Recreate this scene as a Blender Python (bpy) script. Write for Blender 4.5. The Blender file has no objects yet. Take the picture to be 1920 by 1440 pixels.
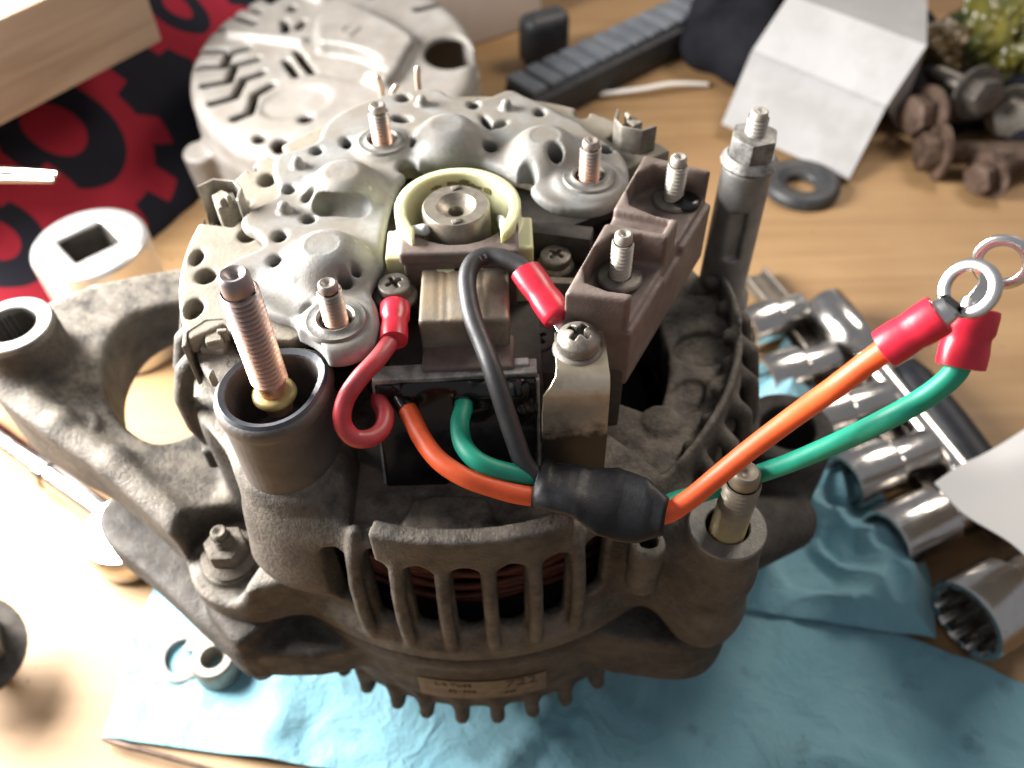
import bpy, bmesh, math, random
import numpy as np
from mathutils import Vector, Matrix, noise as mnoise
random.seed(7)
scene = bpy.context.scene
col = scene.collection
S = 0.001                                    # everything below is written in millimetres
R = math.radians

# ------------------------------------------------------------------ camera
CAM = np.array([11.17, -158.87, 287.25]); FPX = 1607.0; PITCH = 49.0; ROLL = -1.6
_p, _r = R(PITCH), R(ROLL)
_U0 = np.array([0, math.sin(_p), math.cos(_p)]); FWD = np.array([0, math.cos(_p), -math.sin(_p)])
RGT = np.array([1, 0, 0]) * math.cos(_r) + _U0 * math.sin(_r)
UPV = -np.array([1, 0, 0]) * math.sin(_r) + _U0 * math.cos(_r)
cd = bpy.data.cameras.new('camera'); co = bpy.data.objects.new('camera', cd); col.objects.link(co)
co.matrix_world = Matrix([[RGT[i], UPV[i], -FWD[i], CAM[i] * S] for i in range(3)] + [[0, 0, 0, 1]])
cd.sensor_width = 36; cd.lens = FPX / 1920 * 36; cd.clip_start = 0.005; cd.clip_end = 20
cd.dof.use_dof = True; cd.dof.focus_distance = 0.166; cd.dof.aperture_fstop = 15
scene.camera = co

# ------------------------------------------------------------------ light
w = bpy.data.worlds.new('World'); scene.world = w; w.use_nodes = True
w.node_tree.nodes['Background'].inputs[0].default_value = (0.94, 0.95, 1.0, 1)
w.node_tree.nodes['Background'].inputs[1].default_value = 0.31
def lamp(name, loc, target, sx, sy, power, color):
    l = bpy.data.lights.new(name, 'AREA'); l.shape = 'RECTANGLE'; l.size = sx * S; l.size_y = sy * S
    l.energy = power; l.color = color
    o = bpy.data.objects.new(name, l); col.objects.link(o)
    o.location = Vector(loc) * S
    o.rotation_euler = (Vector(target) - Vector(loc)).to_track_quat('-Z', 'Y').to_euler()
    return o
lamp('window_light', (-340, 90, 242), (-60, -10, 50), 230, 230, 13.6, (1.0, 0.98, 0.95))
lamp('room_lamp', (430, 420, 620), (120, 40, 30), 260, 200, 3.2, (1.0, 0.90, 0.78))
scene.view_settings.view_transform = 'Standard'; scene.view_settings.look = 'None'
scene.view_settings.exposure = 0.0; scene.view_settings.gamma = 1.0
scene.cycles.use_denoising = True
scene.cycles.max_bounces = 8

def at(u, v, z):
    """point of the bench scene at height z (mm) seen at photograph position u, v"""
    d = FWD * FPX + (u - 960) * RGT + (720 - v) * UPV
    return CAM + d * ((z - CAM[2]) / d[2])
def xy(u, v, z):
    p = at(u, v, z); return (float(p[0]), float(p[1]))

# ------------------------------------------------------------------ materials
def newmat(name):
    m = bpy.data.materials.new(name); m.use_nodes = True
    nt = m.node_tree; b = nt.nodes['Principled BSDF']
    return m, nt, b
def N(nt, t, **kw):
    n = nt.nodes.new(t)
    for k, v in kw.items():
        if hasattr(n, k): setattr(n, k, v)
        else: n.inputs[k].default_value = v
    return n
def L(nt, a, b): nt.links.new(a, b)
def coords(nt, scale=1.0):
    tc = N(nt, 'ShaderNodeTexCoord'); mp = N(nt, 'ShaderNodeMapping')
    k = 1000.0 * scale; mp.inputs['Scale'].default_value = (k, k, k)
    L(nt, tc.outputs['Object'], mp.inputs['Vector']); return mp.outputs['Vector']
def noise_fac(nt, vec, scale, detail=4, rough=0.6, lo=0.4, hi=0.6, out=(0, 1)):
    n = N(nt, 'ShaderNodeTexNoise'); n.inputs['Scale'].default_value = scale
    n.inputs['Detail'].default_value = detail; n.inputs['Roughness'].default_value = rough
    L(nt, vec, n.inputs['Vector'])
    mr = N(nt, 'ShaderNodeMapRange'); mr.inputs[1].default_value = lo; mr.inputs[2].default_value = hi
    mr.inputs[3].default_value = out[0]; mr.inputs[4].default_value = out[1]
    L(nt, n.outputs['Fac'], mr.inputs[0]); return mr.outputs[0]
def mixc(nt, fac, a, b, mode='MIX'):
    m = N(nt, 'ShaderNodeMix'); m.data_type = 'RGBA'; m.blend_type = mode
    if isinstance(fac, (int, float)): m.inputs[0].default_value = fac
    else: L(nt, fac, m.inputs[0])
    for i, c in ((6, a), (7, b)):
        if isinstance(c, (tuple, list)): m.inputs[i].default_value = (*c[:3], 1)
        else: L(nt, c, m.inputs[i])
    return m.outputs[2]
def bump(nt, b, h, strength, dist=0.3):
    bn = N(nt, 'ShaderNodeBump'); bn.inputs['Strength'].default_value = strength
    bn.inputs['Distance'].default_value = dist * S
    L(nt, h, bn.inputs['Height']); L(nt, bn.outputs[0], b.inputs['Normal']); return bn
def surf(name, c1, c2=None, rough=0.5, metal=0.0, ns=0.15, dust=None, dust_amt=0.0, specks=None, bs=0.25, bsc=1.2,
         rough2=None, sheen=0, coat=0, lo=.35, hi=.65, spec=.5, bdist=.3, fine=0, wear=None, blot=None):
    """mottled surface: two colours mixed by noise, settled dust on upward faces, dark specks and fine relief"""
    m, nt, b = newmat(name); v = coords(nt)
    c = mixc(nt, noise_fac(nt, v, ns, 5, .6, lo, hi), c1, c2 or c1)
    if blot:
        c = mixc(nt, noise_fac(nt, v, .028, 6, .65, .50, .64, (0, .85)), c, blot)
    if specks:
        c = mixc(nt, noise_fac(nt, v, 0.38, 7, .72, .60, .72, (0, .8)), c, specks)
    rr = None
    if dust:
        g = N(nt, 'ShaderNodeNewGeometry'); sp = N(nt, 'ShaderNodeSeparateXYZ'); L(nt, g.outputs['Normal'], sp.inputs[0])
        up = N(nt, 'ShaderNodeMapRange'); up.inputs[1].default_value = .1; up.inputs[2].default_value = .9
        up.inputs[3].default_value = .25; L(nt, sp.outputs[2], up.inputs[0])
        mu = N(nt, 'ShaderNodeMath', operation='MULTIPLY'); L(nt, up.outputs[0], mu.inputs[0])
        L(nt, noise_fac(nt, v, .11, 6, .7, .35, .62, (0, dust_amt)), mu.inputs[1])
        c = mixc(nt, mu.outputs[0], c, dust); 
        mm = N(nt, 'ShaderNodeMapRange'); mm.inputs[3].default_value = metal; mm.inputs[4].default_value = 0
        L(nt, mu.outputs[0], mm.inputs[0]); L(nt, mm.outputs[0], b.inputs['Metallic'])
    else: b.inputs['Metallic'].default_value = metal
    if wear:
        gg = N(nt, 'ShaderNodeNewGeometry'); pm = N(nt, 'ShaderNodeMapRange'); pm.inputs[1].default_value = .515; pm.inputs[2].default_value = .60
        L(nt, gg.outputs['Pointiness'], pm.inputs[0]); wm = N(nt, 'ShaderNodeMath', operation='MULTIPLY'); L(nt, pm.outputs[0], wm.inputs[0])
        L(nt, noise_fac(nt, v, .30, 5, .65, .42, .62, (0, .75)), wm.inputs[1]); c = mixc(nt, wm.outputs[0], c, wear)
    L(nt, c, b.inputs['Base Color'])
    if rough2 is not None:
        L(nt, noise_fac(nt, v, ns * 2.3, 4, .6, .3, .7, (rough, rough2)), b.inputs['Roughness'])
    else: b.inputs['Roughness'].default_value = rough
    b.inputs['Coat Weight'].default_value = coat; b.inputs['Specular IOR Level'].default_value = spec
    if sheen: b.inputs['Sheen Weight'].default_value = sheen
    if bs:
        n = N(nt, 'ShaderNodeTexNoise'); n.inputs['Scale'].default_value = bsc; n.inputs['Detail'].default_value = 5
        n.inputs['Roughness'].default_value = .65; L(nt, v, n.inputs['Vector']); bn = bump(nt, b, n.outputs['Fac'], bs, bdist)
        if fine:
            n2 = N(nt, 'ShaderNodeTexNoise'); n2.inputs['Scale'].default_value = 3.2; n2.inputs['Detail'].default_value = 3; L(nt, v, n2.inputs['Vector'])
            b2 = N(nt, 'ShaderNodeBump'); b2.inputs['Strength'].default_value = fine * .7; b2.inputs['Distance'].default_value = .16 * S
            L(nt, n2.outputs['Fac'], b2.inputs['Height']); L(nt, bn.outputs[0], b2.inputs['Normal']); L(nt, b2.outputs[0], b.inputs['Normal'])
    return m
M = {}
M['cast'] = surf('cast_aluminium_dirty', (.033, .029, .026), (.080, .072, .063), .55, .3, .07, (.26, .225, .18), .85, (.022, .019, .017), .7, .9, .85, bdist=.8, fine=.9, wear=(.30, .28, .25), blot=(.028, .023, .020))
M['cast2'] = surf('cast_aluminium_grimy', (.027, .024, .022), (.064, .057, .051), .58, .25, .10, (.12, .102, .082), .5, (.020, .018, .016), .7, .9, .88, bdist=.8, fine=.9, wear=(.20, .17, .145), blot=(.024, .019, .016))
M['castgrey'] = surf('cast_aluminium_grey', (.12, .117, .11), (.20, .195, .185), .42, .5, .15, (.26, .235, .195), .4, (.06, .053, .046), .4, 1.0, .62, fine=.4, wear=(.5, .49, .46))
M['plate'] = surf('heat_sink_aluminium', (.185, .19, .187), (.275, .28, .273), .52, .08, .09, (.175, .150, .120), .85, (.10, .083, .066), .3, .8, .72, lo=.3, hi=.7, fine=.35, wear=(.42, .42, .41), blot=(.16, .14, .115))
M['cream'] = surf('heat_sink_dusty', (.17, .15, .115), (.26, .23, .18), .62, .1, .12, (.21, .18, .135), .6, (.085, .066, .05), .4, .9, .75, fine=.6, wear=(.36, .33, .27))
M['cover'] = surf('cover_aluminium', (.185, .172, .155), (.28, .265, .245), .45, .25, .06, (.18, .155, .128), .6, None, .15, .6, .6)
M['postgrey'] = surf('bead_blasted_aluminium', (.20, .20, .19), (.29, .285, .275), .40, .5, .15, (.30, .275, .235), .4, (.10, .09, .08), .4, 1.0, .55, fine=.4, wear=(.55, .54, .52))
M['void'] = surf('shade_black_iron', (.010, .009, .009), (.016, .014, .013), .8, 0, .2)  # near-black colour stands in for the shade inside the housing
M['satin'] = surf('satin_chrome', (.66, .65, .64), (.72, .71, .70), .30, .9, .1, None, 0, None, .05, rough2=.40)
M['steel'] = surf('zinc_steel', (.42, .40, .36), (.56, .53, .48), .32, .95, .5, None, 0, (.16, .13, .10), .15, 2.0, .5)
M['steel_dirty'] = surf('dirty_steel', (.17, .155, .135), (.28, .255, .22), .42, .7, .4, (.22, .19, .15), .5, (.06, .05, .042), .35, 1.6, .6)
M['chrome'] = surf('chrome', (.50, .47, .445), (.58, .56, .54), .12, 1.0, .08, None, 0, (.28, .24, .20), .10, .15, rough2=.28, bdist=1.0)
M['tin'] = surf('tinned_terminal', (.66, .65, .64), (.75, .74, .73), .25, 1.0, .6, bs=.1, bsc=1.5)
M['gold'] = surf('yellow_zinc_bracket', (.52, .45, .33), (.64, .57, .45), .30, .8, .2, None, 0, (.30, .23, .15), .15, 1.2, .45)
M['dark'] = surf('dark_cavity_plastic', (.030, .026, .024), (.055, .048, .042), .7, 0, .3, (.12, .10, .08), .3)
M['bakelite'] = surf('brown_moulded_plastic', (.105, .073, .060), (.165, .122, .102), .50, 0, .12, (.22, .175, .150), .5, None, .35, 1.2, .7, fine=.5, wear=(.28, .23, .2), blot=(.06, .044, .04))
M['block'] = surf('worn_metal_block', (.20, .175, .145), (.33, .285, .225), .40, .45, .16, (.27, .21, .14), .6, (.06, .048, .036), .4, 1.0, .6, fine=.4, wear=(.5, .45, .38), blot=(.30, .19, .09))
M['black_wire'] = surf('black_wire_pvc', (.014, .014, .016), (.026, .025, .026), .42, 0, .25, (.07, .065, .06), .25, None, .12, 2.0, .55)
M['red'] = surf('red_vinyl', (.52, .012, .032), (.58, .018, .040), .33, 0, .3, bs=.12, bsc=.7)
M['redwire'] = surf('red_wire_pvc', (.42, .028, .040), (.50, .038, .050), .42, 0, .3, (.45, .16, .15), .35, (.18, .05, .05), .08)
M['orange'] = surf('orange_wire_pvc', (.70, .088, .018), (.78, .105, .024), .50, 0, .3, bs=.12, bsc=.5, blot=(.52, .075, .022), specks=(.48, .085, .03))
M['green'] = surf('green_wire_pvc', (.005, .26, .165), (.008, .30, .19), .50, 0, .3, bs=.05)
M['epoxy'] = surf('black_epoxy', (.006, .006, .007), (.011, .011, .012), .12, 0, .3, bs=.06, bsc=.18, rough2=.26, bdist=1.0)
M['tape'] = surf('black_tape', (.006, .006, .007), (.012, .012, .014), .40, 0, .2, bs=.22, bsc=.5, rough2=.55, bdist=.5, spec=.3)
M['rubber'] = surf('black_rubber', (.012, .013, .015), (.026, .028, .031), .5, 0, .2, (.06, .055, .05), .35, None, .25)
M['insul'] = surf('insulator_plastic_dusty', (.035, .032, .033), (.095, .082, .072), .6, 0, .07, (.16, .135, .105), .5, (.03, .03, .035), .3)
M['insultop'] = surf('insulator_plastic', (.028, .034, .044), (.055, .062, .075), .36, 0, .2, (.12, .12, .12), .3, None, .2)
M['copperdark'] = surf('winding_enamel', (.10, .028, .016), (.17, .05, .028), .5, .35, .3, bs=.3)
M['shaft'] = surf('shaft_end_steel', (.24, .21, .175), (.33, .29, .24), .4, .7, .5, (.36, .32, .24), .3, (.12, .09, .07), .2)
M['rust'] = surf('rusty_steel', (.045, .026, .018), (.13, .085, .06), .6, .5, .12, bs=.5, bsc=.5)
M['bolt_dark'] = surf('oily_steel_and_recess_shade', (.07, .062, .055), (.13, .115, .10), .45, .6, .2, bs=.3)
M['handle'] = surf('black_handle', (.006, .007, .010), (.011, .012, .016), .5, 0, .2, bs=.1, spec=.25)
M['rail'] = surf('dull_rail_steel', (.12, .105, .09), (.20, .18, .155), .35, .9, .1, bs=.2, rough2=.5)
M['white'] = surf('white_paper', (.84, .84, .83), (.87, .87, .86), .75, 0, .03, bs=.05, bsc=.3)
M['card'] = surf('white_carton', (.29, .284, .282), (.34, .334, .332), .8, 0, .02, bs=.10, bsc=.08, bdist=1.5, blot=(.27, .262, .258))
M['carton'] = surf('beige_carton', (.40, .32, .26), (.46, .37, .31), .8, 0, .03, bs=.1, bsc=.2)
M['yellowprint'] = surf('yellow_print', (.55, .38, .03), (.6, .42, .04), .7, 0, .03, bs=0)
M['pin'] = surf('diode_lead', (.50, .40, .32), (.6, .5, .42), .4, .8, .3)
M['dirt'] = surf('caked_dirt', (.10, .084, .066), (.17, .145, .115), .85, 0, .3, None, 0, None, .8, 1.2, bdist=.8)
M['grease'] = surf('black_grease', (.008, .008, .009), (.016, .015, .015), .18, 0, .3, bs=.4, bsc=.5)
M['scuff'] = surf('grey_scuff', (.20, .20, .22), (.26, .26, .28), .4, 0, .3)
M['print_grey'] = surf('grey_print', (.25, .24, .25), (.3, .29, .3), .5, 0, .3, bs=0)
M['stamp'] = surf('stamped_shadow_paint', (.030, .024, .020), (.038, .030, .024), .7, 0, .3, bs=0)
M['label'] = surf('worn_metal_label', (.085, .070, .054), (.150, .125, .098), .5, .4, .25, None, 0, (.04, .033, .027), .3, 1.0, .6)
M['darkcloth'] = surf('black_cloth', (.006, .006, .008), (.013, .013, .017), .9, 0, .04, bs=.5, bsc=.4, spec=.1)
M['greyrib'] = surf('grey_rubber', (.08, .09, .105), (.13, .142, .158), .6, 0, .06, bs=.2)
M['greenplastic'] = surf('green_plastic', (.018, .034, .008), (.10, .085, .014), .16, 0, .05, bs=.4, bsc=.12, bdist=3)
M['amber'] = surf('amber_plastic', (.12, .075, .02), (.04, .022, .010), .16, 0, .05, bs=.4, bsc=.12, bdist=3)
M['grime'] = surf('grimy_print', (.12, .10, .03), (.2, .17, .06), .8, 0, .5, bs=0)
M['putty'] = surf('pale_residue', (.55, .58, .55), (.66, .68, .64), .6, 0, .5, bs=.4)
M['zip'] = surf('white_nylon', (.62, .58, .54), (.68, .64, .6), .4, 0, .1, bs=0)

def stud_mat(name, z0, z1, base, tip, met=(.9, .55)):
    """plated stud: bright plating at the root, weathered grey towards the tip"""
    m, nt, b = newmat(name); v = coords(nt)
    sp = N(nt, 'ShaderNodeSeparateXYZ'); L(nt, v, sp.inputs[0])
    mr = N(nt, 'ShaderNodeMapRange'); mr.inputs[1].default_value = z0; mr.inputs[2].default_value = z1
    L(nt, sp.outputs[2], mr.inputs[0])
    ad = N(nt, 'ShaderNodeMath', operation='ADD'); L(nt, mr.outputs[0], ad.inputs[0])
    L(nt, noise_fac(nt, v, .5, 4, .6, .3, .7, (-.2, .2)), ad.inputs[1])
    L(nt, mixc(nt, ad.outputs[0], base, tip), b.inputs['Base Color'])
    m2 = N(nt, 'ShaderNodeMapRange'); m2.inputs[3].default_value = met[0]; m2.inputs[4].default_value = met[1]
    L(nt, ad.outputs[0], m2.inputs[0]); L(nt, m2.outputs[0], b.inputs['Metallic'])
    L(nt, noise_fac(nt, v, .8, 3, .5, .3, .7, (.34, .55)), b.inputs['Roughness'])
    return m
COP, GRY = (.66, .36, .235), (.30, .26, .23)
M['bstud'] = stud_mat('copper_stud_large', 5, 37, COP, (.27, .235, .235))
M['sstud'] = stud_mat('copper_stud_small', 1, 11, COP, GRY)
M['zstud'] = stud_mat('zinc_stud', 0, 12, (.46, .42, .35), (.40, .37, .325), (.6, .5))
M['ystud'] = stud_mat('yellow_stud', 6, 22, (.40, .30, .12), (.22, .185, .14), (.45, .3))

def nylon():
    m, nt, b = newmat('yellowed_nylon'); v = coords(nt)
    c = mixc(nt, noise_fac(nt, v, .12, 4, .6, .3, .7), (.52, .52, .28), (.62, .61, .40))
    L(nt, c, b.inputs['Base Color']); b.inputs['Roughness'].default_value = .42
    b.inputs['Subsurface Weight'].default_value = .35; b.inputs['Subsurface Radius'].default_value = (.003, .0025, .001)
    b.inputs['Subsurface Scale'].default_value = 1.0
    return m
M['nylon'] = nylon()

def plywood():
    m, nt, b = newmat('plywood'); tc = N(nt, 'ShaderNodeTexCoord'); mp = N(nt, 'ShaderNodeMapping')
    mp.inputs['Scale'].default_value = (4.0, 60, 60); mp.inputs['Rotation'].default_value = (0, 0, R(9))
    L(nt, tc.outputs['Object'], mp.inputs['Vector'])
    n = N(nt, 'ShaderNodeTexNoise'); n.inputs['Scale'].default_value = 1.0; n.inputs['Detail'].default_value = 8
    n.inputs['Distortion'].default_value = 1.2; L(nt, mp.outputs[0], n.inputs['Vector'])
    cr = N(nt, 'ShaderNodeValToRGB'); e = cr.color_ramp.elements
    e[0].position = .3; e[0].color = (.235, .135, .056, 1); e[1].position = .72; e[1].color = (.32, .195, .088, 1)
    L(nt, n.outputs['Fac'], cr.inputs[0])
    v = coords(nt)
    c = mixc(nt, noise_fac(nt, v, .012, 4, .6, .45, .75, (0, .5)), cr.outputs[0], (.20, .10, .04))
    c = mixc(nt, noise_fac(nt, v, .25, 2, .5, .70, .76, (0, .6)), c, (.10, .05, .025))
    L(nt, c, b.inputs['Base Color']); b.inputs['Roughness'].default_value = .6
    bump(nt, b, n.outputs['Fac'], .15, .3)
    return m
M['plywood'] = plywood()
def timber():
    m, nt, b = newmat('sawn_timber'); tc = N(nt, 'ShaderNodeTexCoord'); mp = N(nt, 'ShaderNodeMapping')
    mp.inputs['Scale'].default_value = (14, 110, 160); L(nt, tc.outputs['Object'], mp.inputs['Vector'])
    n = N(nt, 'ShaderNodeTexNoise'); n.inputs['Scale'].default_value = 1.0; n.inputs['Detail'].default_value = 6
    n.inputs['Distortion'].default_value = .6; L(nt, mp.outputs[0], n.inputs['Vector'])
    cr = N(nt, 'ShaderNodeValToRGB'); e = cr.color_ramp.elements
    e[0].position = .3; e[0].color = (.25, .165, .11, 1); e[1].position = .7; e[1].color = (.36, .26, .185, 1)
    L(nt, n.outputs['Fac'], cr.inputs[0]); L(nt, cr.outputs[0], b.inputs['Base Color']); b.inputs['Roughness'].default_value = .7
    bump(nt, b, n.outputs['Fac'], .2, .5)
    return m
M['timber'] = timber()
def towel_mat():
    m, nt, b = newmat('blue_shop_towel'); v = coords(nt)
    c = mixc(nt, noise_fac(nt, v, .03, 5, .6, .3, .7), (.15, .33, .40), (.215, .41, .475))
    c = mixc(nt, noise_fac(nt, v, .055, 4, .65, .60, .74, (0, .5)), c, (.045, .075, .085))
    L(nt, c, b.inputs['Base Color']); b.inputs['Roughness'].default_value = .9; b.inputs['Sheen Weight'].default_value = .2
    vo = N(nt, 'ShaderNodeTexVoronoi'); vo.inputs['Scale'].default_value = 1.4; L(nt, v, vo.inputs['Vector'])
    n = N(nt, 'ShaderNodeTexNoise'); n.inputs['Scale'].default_value = .5; n.inputs['Detail'].default_value = 6; L(nt, v, n.inputs['Vector'])
    ad = N(nt, 'ShaderNodeMath', operation='ADD'); L(nt, vo.outputs[0], ad.inputs[0]); L(nt, n.outputs['Fac'], ad.inputs[1])
    bn = bump(nt, b, ad.outputs[0], .38, .5)
    n3 = N(nt, 'ShaderNodeTexNoise'); n3.inputs['Scale'].default_value = .045; n3.inputs['Detail'].default_value = 5; n3.inputs['Distortion'].default_value = .8; L(nt, v, n3.inputs['Vector'])
    sb = N(nt, 'ShaderNodeMath', operation='SUBTRACT'); sb.inputs[1].default_value = .5; L(nt, n3.outputs['Fac'], sb.inputs[0])
    ab = N(nt, 'ShaderNodeMath', operation='ABSOLUTE'); L(nt, sb.outputs[0], ab.inputs[0])
    b3 = N(nt, 'ShaderNodeBump'); b3.invert = True; b3.inputs['Strength'].default_value = .7; b3.inputs['Distance'].default_value = 4.5 * S
    L(nt, ab.outputs[0], b3.inputs['Height']); L(nt, bn.outputs[0], b3.inputs['Normal']); L(nt, b3.outputs[0], b.inputs['Normal'])
    return m
M['towel'] = towel_mat()
def bag_mat():
    """black cloth with red cogwheels printed on it, laid out in the face's own UV (mm)"""
    m, nt, b = newmat('printed_bag_cloth'); uv = N(nt, 'ShaderNodeUVMap')
    def gear(cx, cy, rad, n, hole, rot):
        mp = N(nt, 'ShaderNodeMapping'); mp.inputs['Location'].default_value = (-cx, -cy, 0); L(nt, uv.outputs[0], mp.inputs[0])
        sp = N(nt, 'ShaderNodeSeparateXYZ'); L(nt, mp.outputs[0], sp.inputs[0])
        ln = N(nt, 'ShaderNodeVectorMath', operation='LENGTH'); L(nt, mp.outputs[0], ln.inputs[0])
        an = N(nt, 'ShaderNodeMath', operation='ARCTAN2'); L(nt, sp.outputs[1], an.inputs[0]); L(nt, sp.outputs[0], an.inputs[1])
        s = N(nt, 'ShaderNodeMath', operation='MULTIPLY_ADD'); s.inputs[1].default_value = n; s.inputs[2].default_value = rot; L(nt, an.outputs[0], s.inputs[0])
        sn = N(nt, 'ShaderNodeMath', operation='SINE'); L(nt, s.outputs[0], sn.inputs[0])
        tt = N(nt, 'ShaderNodeMapRange'); tt.inputs[1].default_value = -.25; tt.inputs[2].default_value = .25
        tt.inputs[3].default_value = rad * .80; tt.inputs[4].default_value = rad; L(nt, sn.outputs[0], tt.inputs[0])
        lt = N(nt, 'ShaderNodeMath', operation='LESS_THAN'); L(nt, ln.outputs['Value'], lt.inputs[0]); L(nt, tt.outputs[0], lt.inputs[1])
        gt = N(nt, 'ShaderNodeMath', operation='GREATER_THAN'); gt.inputs[1].default_value = hole; L(nt, ln.outputs['Value'], gt.inputs[0])
        gi = N(nt, 'ShaderNodeMath', operation='LESS_THAN'); gi.inputs[1].default_value = hole * .45; L(nt, ln.outputs['Value'], gi.inputs[0])
        orr = N(nt, 'ShaderNodeMath', operation='MAXIMUM'); L(nt, gt.outputs[0], orr.inputs[0]); L(nt, gi.outputs[0], orr.inputs[1])
        mu = N(nt, 'ShaderNodeMath', operation='MULTIPLY'); L(nt, lt.outputs[0], mu.inputs[0]); L(nt, orr.outputs[0], mu.inputs[1])
        return mu.outputs[0]
    g = None
    for a in BAG_GEARS:
        o = gear(*a)
        if g is None: g = o
        else:
            mx = N(nt, 'ShaderNodeMath', operation='MAXIMUM'); L(nt, g, mx.inputs[0]); L(nt, o, mx.inputs[1]); g = mx.outputs[0]
    v = coords(nt)
    L(nt, mixc(nt, g, (.012, .012, .018), (.25, .014, .026)), b.inputs['Base Color'])
    b.inputs['Roughness'].default_value = .85; b.inputs['Specular IOR Level'].default_value = .15
    n = N(nt, 'ShaderNodeTexNoise'); n.inputs['Scale'].default_value = 1.5; L(nt, v, n.inputs['Vector']); bump(nt, b, n.outputs['Fac'], .3, .4)
    return m

# ------------------------------------------------------------------ mesh helpers
def mk(name, geo, mat, parent=None, smooth=40, loc=None, label=None, cat=None, group=None, kind=None):
    """one mesh object from (verts in mm, faces)"""
    v, f = geo
    me = bpy.data.meshes.new(name)
    if isinstance(v, np.ndarray): v = v.astype(float)
    vv = np.asarray(v, float).reshape(-1, 3) * S
    if isinstance(f, np.ndarray):
        me.vertices.add(len(vv)); me.vertices.foreach_set('co', vv.ravel())
        n = f.shape[1]; me.loops.add(f.size); me.loops.foreach_set('vertex_index', f.ravel().astype(np.int32))
        me.polygons.add(len(f)); me.polygons.foreach_set('loop_start', np.arange(0, f.size, n, dtype=np.int32))
        me.update(calc_edges=True); me.validate()
    else:
        me.from_pydata(vv.tolist(), [], [tuple(int(i) for i in q) for q in f])
    me.polygons.foreach_set('use_smooth', [True] * len(me.polygons))
    if smooth < 180: me.set_sharp_from_angle(angle=R(smooth))
    me.materials.append(M[mat] if isinstance(mat, str) else mat)
    o = bpy.data.objects.new(name, me); col.objects.link(o)
    if parent is not None: o.parent = parent
    if loc is not None: o.location = Vector(loc) * S
    tag(o, label, cat, group, kind)
    return o
def tag(o, label=None, cat=None, group=None, kind=None):
    if label: o['label'] = label
    if cat: o['category'] = cat
    if group: o['group'] = group
    if kind: o['kind'] = kind
    return o
def empty(name, loc=(0, 0, 0), rz=0, label=None, cat=None, group=None, parent=None):
    o = bpy.data.objects.new(name, None); col.objects.link(o); o.empty_display_size = .01
    o.location = Vector(loc) * S; o.rotation_euler = (0, 0, rz)
    if parent is not None: o.parent = parent
    return tag(o, label, cat, group)
def join(*gs):
    V, Fc = [], []
    for v, f in gs:
        k = len(V); V += [tuple(map(float, p)) for p in v]; Fc += [tuple(int(i) + k for i in q) for q in f]
    return V, Fc
def xf(g, mat=None, loc=(0, 0, 0)):
    v, f = g; m = mat if mat is not None else Matrix.Identity(3)
    return [tuple(m @ Vector(p) + Vector(loc)) for p in v], f
def rz(a): return Matrix.Rotation(a, 3, 'Z')
def align(d, up=(0, 0, 1)):
    """rotation taking +Z to d"""
    return Vector(d).to_track_quat('Z', 'Y').to_matrix()
def lathe(prof, n=32, cx=0, cy=0, closed=False, ph=0.0):
    """revolve (r, z) profile; r=0 ends are collapsed"""
    V, Fc, rows = [], [], []
    for r, z in prof:
        if r < 1e-6: rows.append([len(V)]); V.append((cx, cy, z))
        else:
            rows.append(list(range(len(V), len(V) + n)))
            V += [(cx + r * math.cos(ph + 2 * math.pi * j / n), cy + r * math.sin(ph + 2 * math.pi * j / n), z) for j in range(n)]
    if closed: rows.append(rows[0])
    for a, b in zip(rows, rows[1:]):
        for j in range(n):
            k = (j + 1) % n
            if len(a) == 1 and len(b) == 1: continue
            if len(a) == 1: Fc.append((a[0], b[k], b[j]))
            elif len(b) == 1: Fc.append((a[j], a[k], b[0]))
            else: Fc.append((a[j], a[k], b[k], b[j]))
    return V, Fc
def spline(pts, n=8):
    P = [Vector(p) for p in pts]; P = [P[0] * 2 - P[1]] + P + [P[-1] * 2 - P[-2]]; out = []
    for i in range(1, len(P) - 2):
        a, b, c, d = P[i - 1:i + 3]
        for j in range(n):
            t = j / n
            out.append(.5 * ((2 * b) + (c - a) * t + (2 * a - 5 * b + 4 * c - d) * t * t + (3 * b - a - 3 * c + d) * t ** 3))
    out.append(P[-2]); return out
def frames(path):
    path = [Vector(p) for p in path]; T = []
    for i in range(len(path)):
        T.append((path[min(i + 1, len(path) - 1)] - path[max(i - 1, 0)]).normalized())
    nrm = Vector((0, 0, 1)); nrm = (nrm - T[0] * nrm.dot(T[0]))
    if nrm.length < 1e-3: nrm = Vector((0, 1, 0)) - T[0] * T[0].y
    nrm.normalize(); out = []
    for p, t in zip(path, T):
        nrm = (nrm - t * nrm.dot(t)).normalized(); out.append((p, t, nrm.copy(), t.cross(nrm)))
    return out
def tube(path, rad, n=14, caps=True, flat=1.0):
    """rad: number or list per path point; flat squeezes it along the frame normal"""
    fr = frames(path); V, Fc = [], []
    for i, (p, t, a, b) in enumerate(fr):
        r = rad[i] if isinstance(rad, (list, tuple, np.ndarray)) else rad
        for j in range(n):
            q = 2 * math.pi * j / n; V.append(tuple(p + a * (r * flat * math.cos(q)) + b * (r * math.sin(q))))
    for i in range(len(fr) - 1):
        for j in range(n):
            k = (j + 1) % n; Fc.append((i * n + j, i * n + k, (i + 1) * n + k, (i + 1) * n + j))
    if caps: Fc.append(tuple(range(n))[::-1]); Fc.append(tuple((len(fr) - 1) * n + j for j in range(n)))
    return V, Fc
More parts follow.
